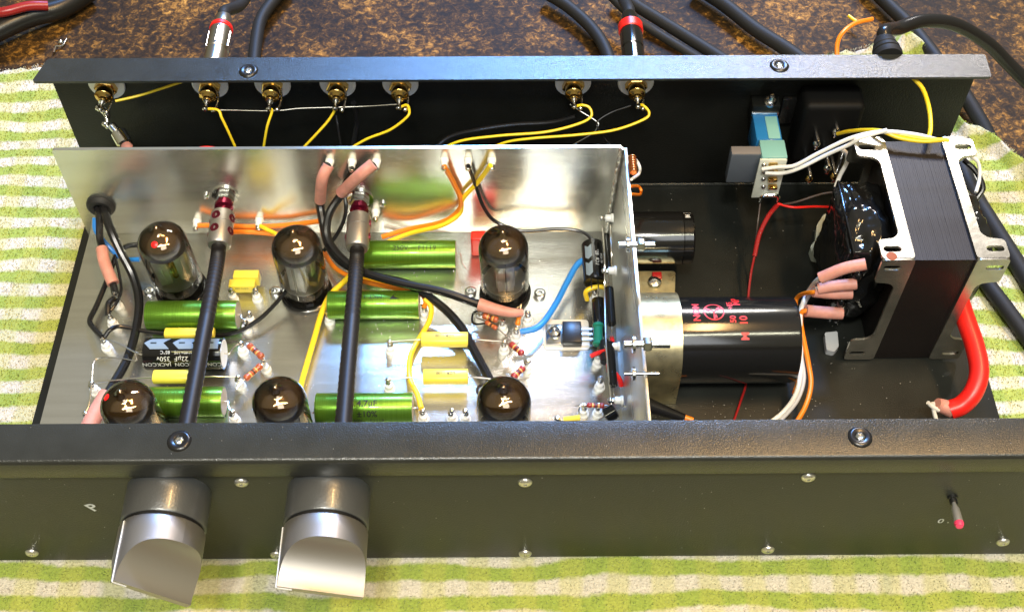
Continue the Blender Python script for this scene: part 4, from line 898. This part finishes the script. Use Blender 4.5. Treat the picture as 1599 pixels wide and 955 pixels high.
# ------------------------------------------------------------------ rear: inlet, selector block, relay
cx0, cx1 = PY(1236, 180, -.5).x, PY(1345, 180, -.5).x
t = thing('mains_inlet', 'glossy black mains inlet moulding on the rear panel behind the transformer', 'socket', ((cx0+cx1)/2, -.8, 4.5))
mk('moulding', G().box((cx0+.2, -1.6, 3.2), (cx1-.3, -.01, 7.0)), mat('dull_black', (.004, .004, .004), .6, spec=.15), t, bevel=.3, bseg=4)
mk('mounting_ear', G().box((cx0-.5, -.25, 4.5), (cx0+.2, -.01, 6.2)), m_glossblk, t, bevel=.1)
for (px, py, z_) in ((1305,205,5.6),(1275,224,5.2),(1292,262,4.4),(1302,275,4.0),(1263,278,3.8)):
    p = P(px, py, z_); a = Vector((p.x, -1.6, p.z+.25))
    s = mk('terminal_blade', G().box((p.x-.06, p.y-.15, p.z-.3), (p.x+.08, -1.5, p.z+.3)), m_steel, t, bevel=.02)
    b_ = mk('solder_blob', G().ball(p, .2, 12), m_gold if py in (275, 278) else m_solder, t); b_.parent = s
mk('black_sleeve', G().tube([P(1318,232,4.7), P(1306,270,4.0)], .2, 12), m_glossblk, t)
xa, xb = PY(1182, 200, -2).x, PY(1222, 200, -2).x
c = P(1200, 158, 6.8)
t = thing('voltage_switch', 'blue green slide switch on a bracket with gold soldered contacts', 'switch', (xa, -2, 3))
zt = 5.7; ya_, yb_2 = P(1200, 178, zt).y, P(1205, 246, zt).y
mk('bracket', G().box((xa-.05, ya_, zt-.6), (xb+.05, -.01, zt+.5)), m_floor, t, bevel=.04)
s = mk('bracket_screw', G().lathe([(.3, 0), (.3, .15), (.22, .25), (.14, .25), (.12, .6), (.001, .62)], P(1202, 160, zt+.5), (0, -.3, 1), 20), m_steel, t)
mk('bracket_edge', G().box((xa-.05, ya_-.05, zt-.1), (xb+.05, ya_, zt+.12)), m_chrome, t)
ym = ya_+(yb_2-ya_)*.6
mk('rear_housing', G().box((xa, ym, zt-1.5), (xb, ya_-.051, zt)), m_tealb, t, bevel=.05)
mk('housing_inset', G().box((xa+.55, ym+.05, zt), (xb-.08, ya_-.2, zt+.04)), m_teal, t, bevel=.01)
mk('front_housing', G().box((xa+.1, yb_2, zt-1.5), (xb+.08, ym-.01, zt+.02)), m_teal, t, bevel=.05)
zb = PY(1200, 308, yb_2-.1).z
vs_ = G().box((xa-.0, yb_2-.12, zb), (xb+.05, yb_2-.002, zt-.05)); mk('contact_board', vs_, m_board, t, bevel=.02)
for (px, py) in ((1207,255),(1207,266),(1206,277),(1206,289)):
    p = PY(px, py, yb_2-.13); mk('gold_contact', G().box((p.x-.22, p.y-.25, p.z-.09), (p.x+.22, p.y, p.z+.09)), m_gold, t, bevel=.06)
    p = PY(px-14, py+2, yb_2-.13); mk('side_contact', G().ball(p, .12, 10), m_steel, t)
a_, b_ = PY(1187, 312, yb_2-.2), PY(1215, 312, yb_2-.2); mk('lower_lug', G().tube([a_+Vector((0, 0, -.1)), a_+Vector((.1, 0, .3)), b_+Vector((-.1, 0, .3)), b_+Vector((0, 0, -.1))], .09, 10), m_chrome, t)
xg0, xg1 = PY(1140, 250, -3.2).x, PY(1190, 250, -3.2).x; zg = zt-.1
yg0, yg1 = P(1165, 229, zg).y, P(1165, 242, zg).y; zg0 = PY(1160, 285, yg1).z
t = thing('grey_relay_block', 'plain grey rectangular block left of the blue green switch', 'relay block', (xg0, yg1, zg0))
mk('case', G().box((xg0, yg1, zg0), (xg1, yg0, zg)), m_grey, t, bevel=.04)
mk('top_face', G().box((xg0+.02, yg1+.02, zg+.0), (xg1-.02, yg0-.02, zg+.05)), mat('block_top_grey', (.17, .155, .155), .5), t, bevel=.02)  # thin slab giving the block's top face a lighter grey than its front

# ------------------------------------------------------------------ transformer
TZ = 7.3; xL, xR = 16.27, 19.05; yF, yBk = -10.88, -4.1
t = thing('mains_transformer', 'large mains transformer with bright steel end frames and black laminations', 'transformer', ((xL+xR)/2, (yF+yBk)/2, 0))
g = G(); nl = 34
mk('lamination_stack', G().box((xL, yF+.06, .12), (xR, yBk, TZ-.06)), m_lam, t, bevel=.02)
for k in range(nl):
    x = xL+.02+(xR-xL-.04)*k/nl; w_ = (xR-xL)/nl*.93; o1 = random.uniform(-.006, .006)
    if k == 0: lam_me = mk('lamination', G().box((0, yF+.03, .1), (w_, yBk+.0, TZ-.03)), m_lam, t); lam_me.location = (x*K-t.location.x*0, 0, 0); lam_me.location.x = x*K
    else:
        l2 = lam_me.copy(); COL.objects.link(l2); l2.parent = t; l2.location = (x*K, 0, o1*K)
# (the first lamination's mesh is relative to the transformer; shift so the copies sit across the stack)
for o in t.children:
    if o.name.startswith('lamination') and 'stack' not in o.name: o.location.x -= 0
def frame_sheet(xin, out, z0, ya, yb_, slots=True):
    """ears and strip outline in (x, y): xin edge at the core, out = +1/-1 direction"""
    s = out; e = 1.25; nr = .32; Lr = 1.0+(.5 if z0 else 0)
    return [(xin-s*.12, ya), (xin+s*e, ya), (xin+s*e, ya+Lr), (xin+s*(nr+.25), ya+Lr+.08), (xin+s*nr, ya+Lr+.35), (xin+s*nr, yb_-Lr-.35), (xin+s*(nr+.25), yb_-Lr-.08), (xin+s*e, yb_-Lr), (xin+s*e, yb_), (xin-s*.12, yb_)]
for xin, s in ((xL, -1), (xR, 1)):
    ol = frame_sheet(xin, s, 0, yF, yBk); sl = [slot(xin+s*.74, yF+.5, .75, .30), slot(xin+s*.74, yBk-.5, .75, .30)]
    pl = cut_plate([rounded(ol, .2)]+sl, .13, Matrix.Translation((0, 0, TZ+.07))); mk('end_frame', pl, m_frame, t, bevel=.02)
    ol = frame_sheet(xin, s, 1, .15, TZ+.135); sl = [slot(xin+s*.74, .65, .75, .30), slot(xin+s*.74, TZ-.4, .75, .30)]
    Mx = Matrix.Translation((0, yF-.035, 0)) @ Matrix.Rotation(pi/2, 4, 'X')
    pl = cut_plate([rounded(ol, .2)]+sl, .12, Mx); mk('end_frame', pl, m_frame, t, bevel=.02)
    Mx = Matrix.Translation((0, yBk+.07, 0)) @ Matrix.Rotation(pi/2, 4, 'X')
    pl = cut_plate([rounded(ol, .2)], .12, Mx); mk('end_frame', pl, m_frame, t, bevel=.02)
from mathutils.noise import noise as pnoise
def lump(c, sz, amp, seed, p=.45, nu=56, nv=32):     # taped winding: a rounded block with creases
    bm = bmesh.new(); bmesh.ops.create_cube(bm, size=2); bmesh.ops.subdivide_edges(bm, edges=bm.edges[:], cuts=22, use_grid_fill=True)
    vs = []; bm.verts.index_update()
    for bv in bm.verts:
        d = bv.co.lerp(bv.co.normalized()*1.25, .4); v = Vector((d.x*sz[0], d.y*sz[1], d.z*sz[2]))
        k_ = pnoise(Vector((v.x*1.1, v.y*.9, v.z*.7+seed)))*amp + (.5-abs(pnoise(v*1.9+Vector((seed, 0, 0)))))*amp*.8
        vs.append(Vector(c)+v*(.93+k_))
    fs = [tuple(v.index for v in f.verts) for f in bm.faces]; bm.free()
    return G().add(vs, fs)
mk('coil', lump((xL-1.0, -7.5, 3.7), (1.15, 2.1, 2.5), .13, 3.1), m_tape, t, sharp=180)
mk('coil', lump((xR+.75, -7.5, 3.7), (.85, 2.0, 2.4), .1, 8.4), m_tape, t, sharp=180)
mk('bobbin_flange', G().box((xL-1.9, -9.5, 1.0), (xL-1.75, -5.3, 6.1)), m_tape, t, bevel=.1)
g = G()
for k in range(6): g.ball(Vector((xL-1.7+random.uniform(-.2, .5), -9.9, 1.9+k*.62)), random.uniform(.17, .27), 12, 1.3)
mk('tape_lumps', g, m_tape, t)
mk('rust_spot', G().lathe([(.22, 0), (.18, .008), (.001, .01)], (xL-.85, yF+.12, TZ+.137), (0, 0, 1), 14), mat('rust', (.28, .07, .02), .7, bump=.5), t)
# plastic bits by the transformer
a_ = P(1268, 372, .1); g = G(); ol = [(P(x, y, 0).x, P(x, y, 0).y) for x, y in ((1283,345),(1293,343),(1300,350),(1285,362),(1290,415),(1266,408),(1262,395),(1270,385),(1272,362))]
tag(mk('plastic_clip', cut_plate([rounded(ol, .1)], .5, Matrix.Translation((0, 0, .27))), mat('clear_grey_plastic', (.50, .55, .50), .2), loc=a_, bevel=.05), 'greenish grey plastic clip on the floor left of the transformer', 'clip')
ol = [(P(x, y, 0).x, P(x, y, 0).y) for x, y in ((1285,526),(1305,524),(1307,548),(1300,556),(1288,553))]
tag(mk('cable_tie_mount', cut_plate([rounded(ol, .1)], .35, Matrix.Translation((0, 0, .2))), m_ltgrey, loc=P(1295, 540, 0), bevel=.06), 'pale grey plastic block in front of the transformer foot', 'plastic block')
# transformer leads
OL = [[PY(x, y, -10.15) for x, y in q_] for q_ in (((1352,412), (1318,419), (1281,434)), ((1337,443), (1305,446), (1277,451)), ((1330,458), (1300,458), (1270,455)), ((1315,489), (1290,488), (1258,485)))]
wire('white wire with the topmost pink sleeve from the transformer', [OL[0][0], OL[0][1], OL[0][2], (1262,455,3.0), (1251,485,2.8), (1252,530,2.3), (1251,575,1.8), (1244,610,1.4), (1225,640,.8), (1195,665,.4)], .10, m_wht, 'white_wire', sleeves=[(OL[0], .26, S)])
wire('grey wire with the second pink sleeve from the transformer', [OL[1][0], OL[1][1], OL[1][2], (1258,466,2.8), (1249,500,2.5), (1250,550,2.0), (1255,590,1.6), (1246,620,1.2), (1228,645,.8), (1205,668,.4)], .10, m_gwire, 'grey_wire', sleeves=[(OL[1], .25, S)])
wire('orange wire with the third pink sleeve from the transformer', [OL[2][0], OL[2][1], OL[2][2], (1248,462,2.7), (1243,480,2.3), (1246,540,1.6), (1247,590,1.2), (1240,615,1.0)], .10, m_org, 'orange_wire', sleeves=[(OL[2], .25, S)])
wire('front orange wire with the lowest pink sleeve from the transformer', [OL[3][0], OL[3][1], OL[3][2], (1250,495,2.6), (1252,520,2.4), (1262,565,2.0), (1266,600,1.6), (1258,632,1.2), (1240,665,.8)], .11, m_org, 'orange_wire', sleeves=[(OL[3], .28, S)])
t = thing('red_cable', 'fat bright red cable bending down past the right end of the transformer', 'cable', P(1525, 560, 2))
mk('insulation', G().tube(V3([(1490,440,3.2), (1505,490,3.0), (1522,540,2.7), (1529,580,2.4), (1520,612,2.0), (1502,632,1.6), (1482,640,1.4)]), .42, 20), m_red, t)
mk('pink_sleeve', G().tube(V3([(1488,640,1.45), (1470,633,1.5), (1463,630,1.6)]), lambda u: .36-.1*u, 14), S, t)
mk('white_core', G().tube(V3([(1466,640,1.5), (1455,634,1.7), (1449,628,1.9)]), .09, 8), m_wht, t); mk('white_core', G().tube(V3([(1462,655,1.2), (1458,640,1.5), (1457,628,1.8)]), .09, 8), m_wht, t)
wire('thick white wire pair upper strand from the gold contacts', [PY(1190,264,yb_2-.4), PY(1215,262,yb_2-.5), P(1240,258,5.8), P(1280,238,6.6), P(1330,216,7.5), P(1380,206,7.9), P(1430,210,7.9), P(1470,220,7.7)], .09, m_wht, 'white_wire')
wire('thick white wire pair lower strand from the gold contacts', [PY(1195,270,yb_2-.4), PY(1222,270,yb_2-.5), P(1248,262,5.7), P(1290,242,6.4), P(1325,226,7.2), P(1345,214,7.7), P(1385,203,8.0)], .09, m_wht, 'white_wire')
wire('short white wire bending down beside the inlet terminals', [P(1312,232,6.0), P(1322,238,5.8), P(1322,252,5.4), P(1312,275,4.6), P(1305,292,4.2)], .1, m_wht, 'white_wire')
yw('yellow wire arching from the inlet over the transformer', [P(1308,209,5.8), P(1330,204,6.6), P(1365,203,7.6), P(1400,209,7.8), P(1440,217,7.8), P(1482,219,7.8)], .09)
yw('second yellow wire sagging along the back of the transformer', [P(1382,206,7.8), P(1405,216,7.7), P(1440,221,7.7), P(1478,218,7.8)], .1)
yw('yellow wire falling from the rear flange to the transformer', [P(1422,118,8.2), P(1440,140,7.9), P(1450,170,7.7), P(1453,200,7.7), P(1449,218,7.7)], .1)
wire('white wire loop behind the right end frame', [P(1515,243,6.8), P(1527,255,6.4), P(1529,280,6.0), P(1524,300,5.8)], .08, m_wht, 'white_wire')
wire('black wire loop at the right side of the transformer', [P(1505,250,6.2), P(1522,268,6.0), P(1534,292,5.6), P(1524,312,5.2)], .12, m_wblack, 'black_wire')
# red and dark wires across the floor
wire('red wire curving down from the lower lug of the switch', [PY(1214,320,yb_2-.2), P(1200,338,2.8), P(1186,365,2.3), P(1178,400,1.8)], .11, m_dred, 'red_wire')
wire('thin red wire running on across the floor and under the big can', [P(1178,400,1.8), P(1172,430,1.2), P(1168,470,.6), P(1168,520,.15), P(1166,590,.1), P(1158,625,.1), P(1142,668,.1)], .055, m_dred, 'red_wire')
wire('red wire stretched level from the switch to the transformer coil', [PY(1214,318,yb_2-.2), P(1240,323,2.8), P(1275,323,2.6), P(1315,325,2.4)], .06, m_red, 'red_wire')
wire('dark thin wire rising from the switch toward the coil', [PY(1216,320,yb_2-.2), P(1245,314,3.2), P(1285,302,3.6), P(1325,298,3.8)], .05, m_dark, 'dark_wire')
wire('thin dark wire dropping from the switch across the floor', [PY(1187,318,yb_2-.2), P(1182,350,2.2), P(1176,400,1.0), P(1170,450,.2), P(1168,500,.1)], .04, m_dark, 'dark_wire')
t = thing('black_lead', 'black tapered lead with an orange end on the floor at the front', 'cable', P(1040, 645, .5))
mk('insulation', G().tube(V3([(1000,628,1.0), (1022,636,.8), (1045,644,.6), (1068,652,.4)]), lambda u: .38-.2*u, 14), m_wblack, t); mk('orange_end', G().tube(V3([(1064,650,.42), (1082,656,.35)]), .14, 12), m_org, t)
# coil and loop by the right wall
t = thing('choke_coil', 'small copper wound choke on the outer face of the side wall', 'coil', Vector((5.2, -5.2, 6.3)))
g = G(); c = PX(985, 262, 4.95)
for k in range(7): g.lathe([(.14, 0), (.18, .03), (.18, .07), (.14, .10)], (c.x+.1, c.y+.55-k*.14, c.z), (0, 1, 0), 16)
mk('winding', g, m_copper, t); mk('white_loop', G().tube([PX(982,245,4.95), P(993,250,6.4), P(999,262,6.1), P(997,272,5.9), PX(986,280,5.0)], .07, 8), m_wht, t)
wire('small orange wire loop beside the side wall', [PX(984,291,4.9), P(995,291,5.2), P(1002,297,5.0), P(998,304,4.8), PX(985,303,4.9)], .07, m_org, 'orange_wire')
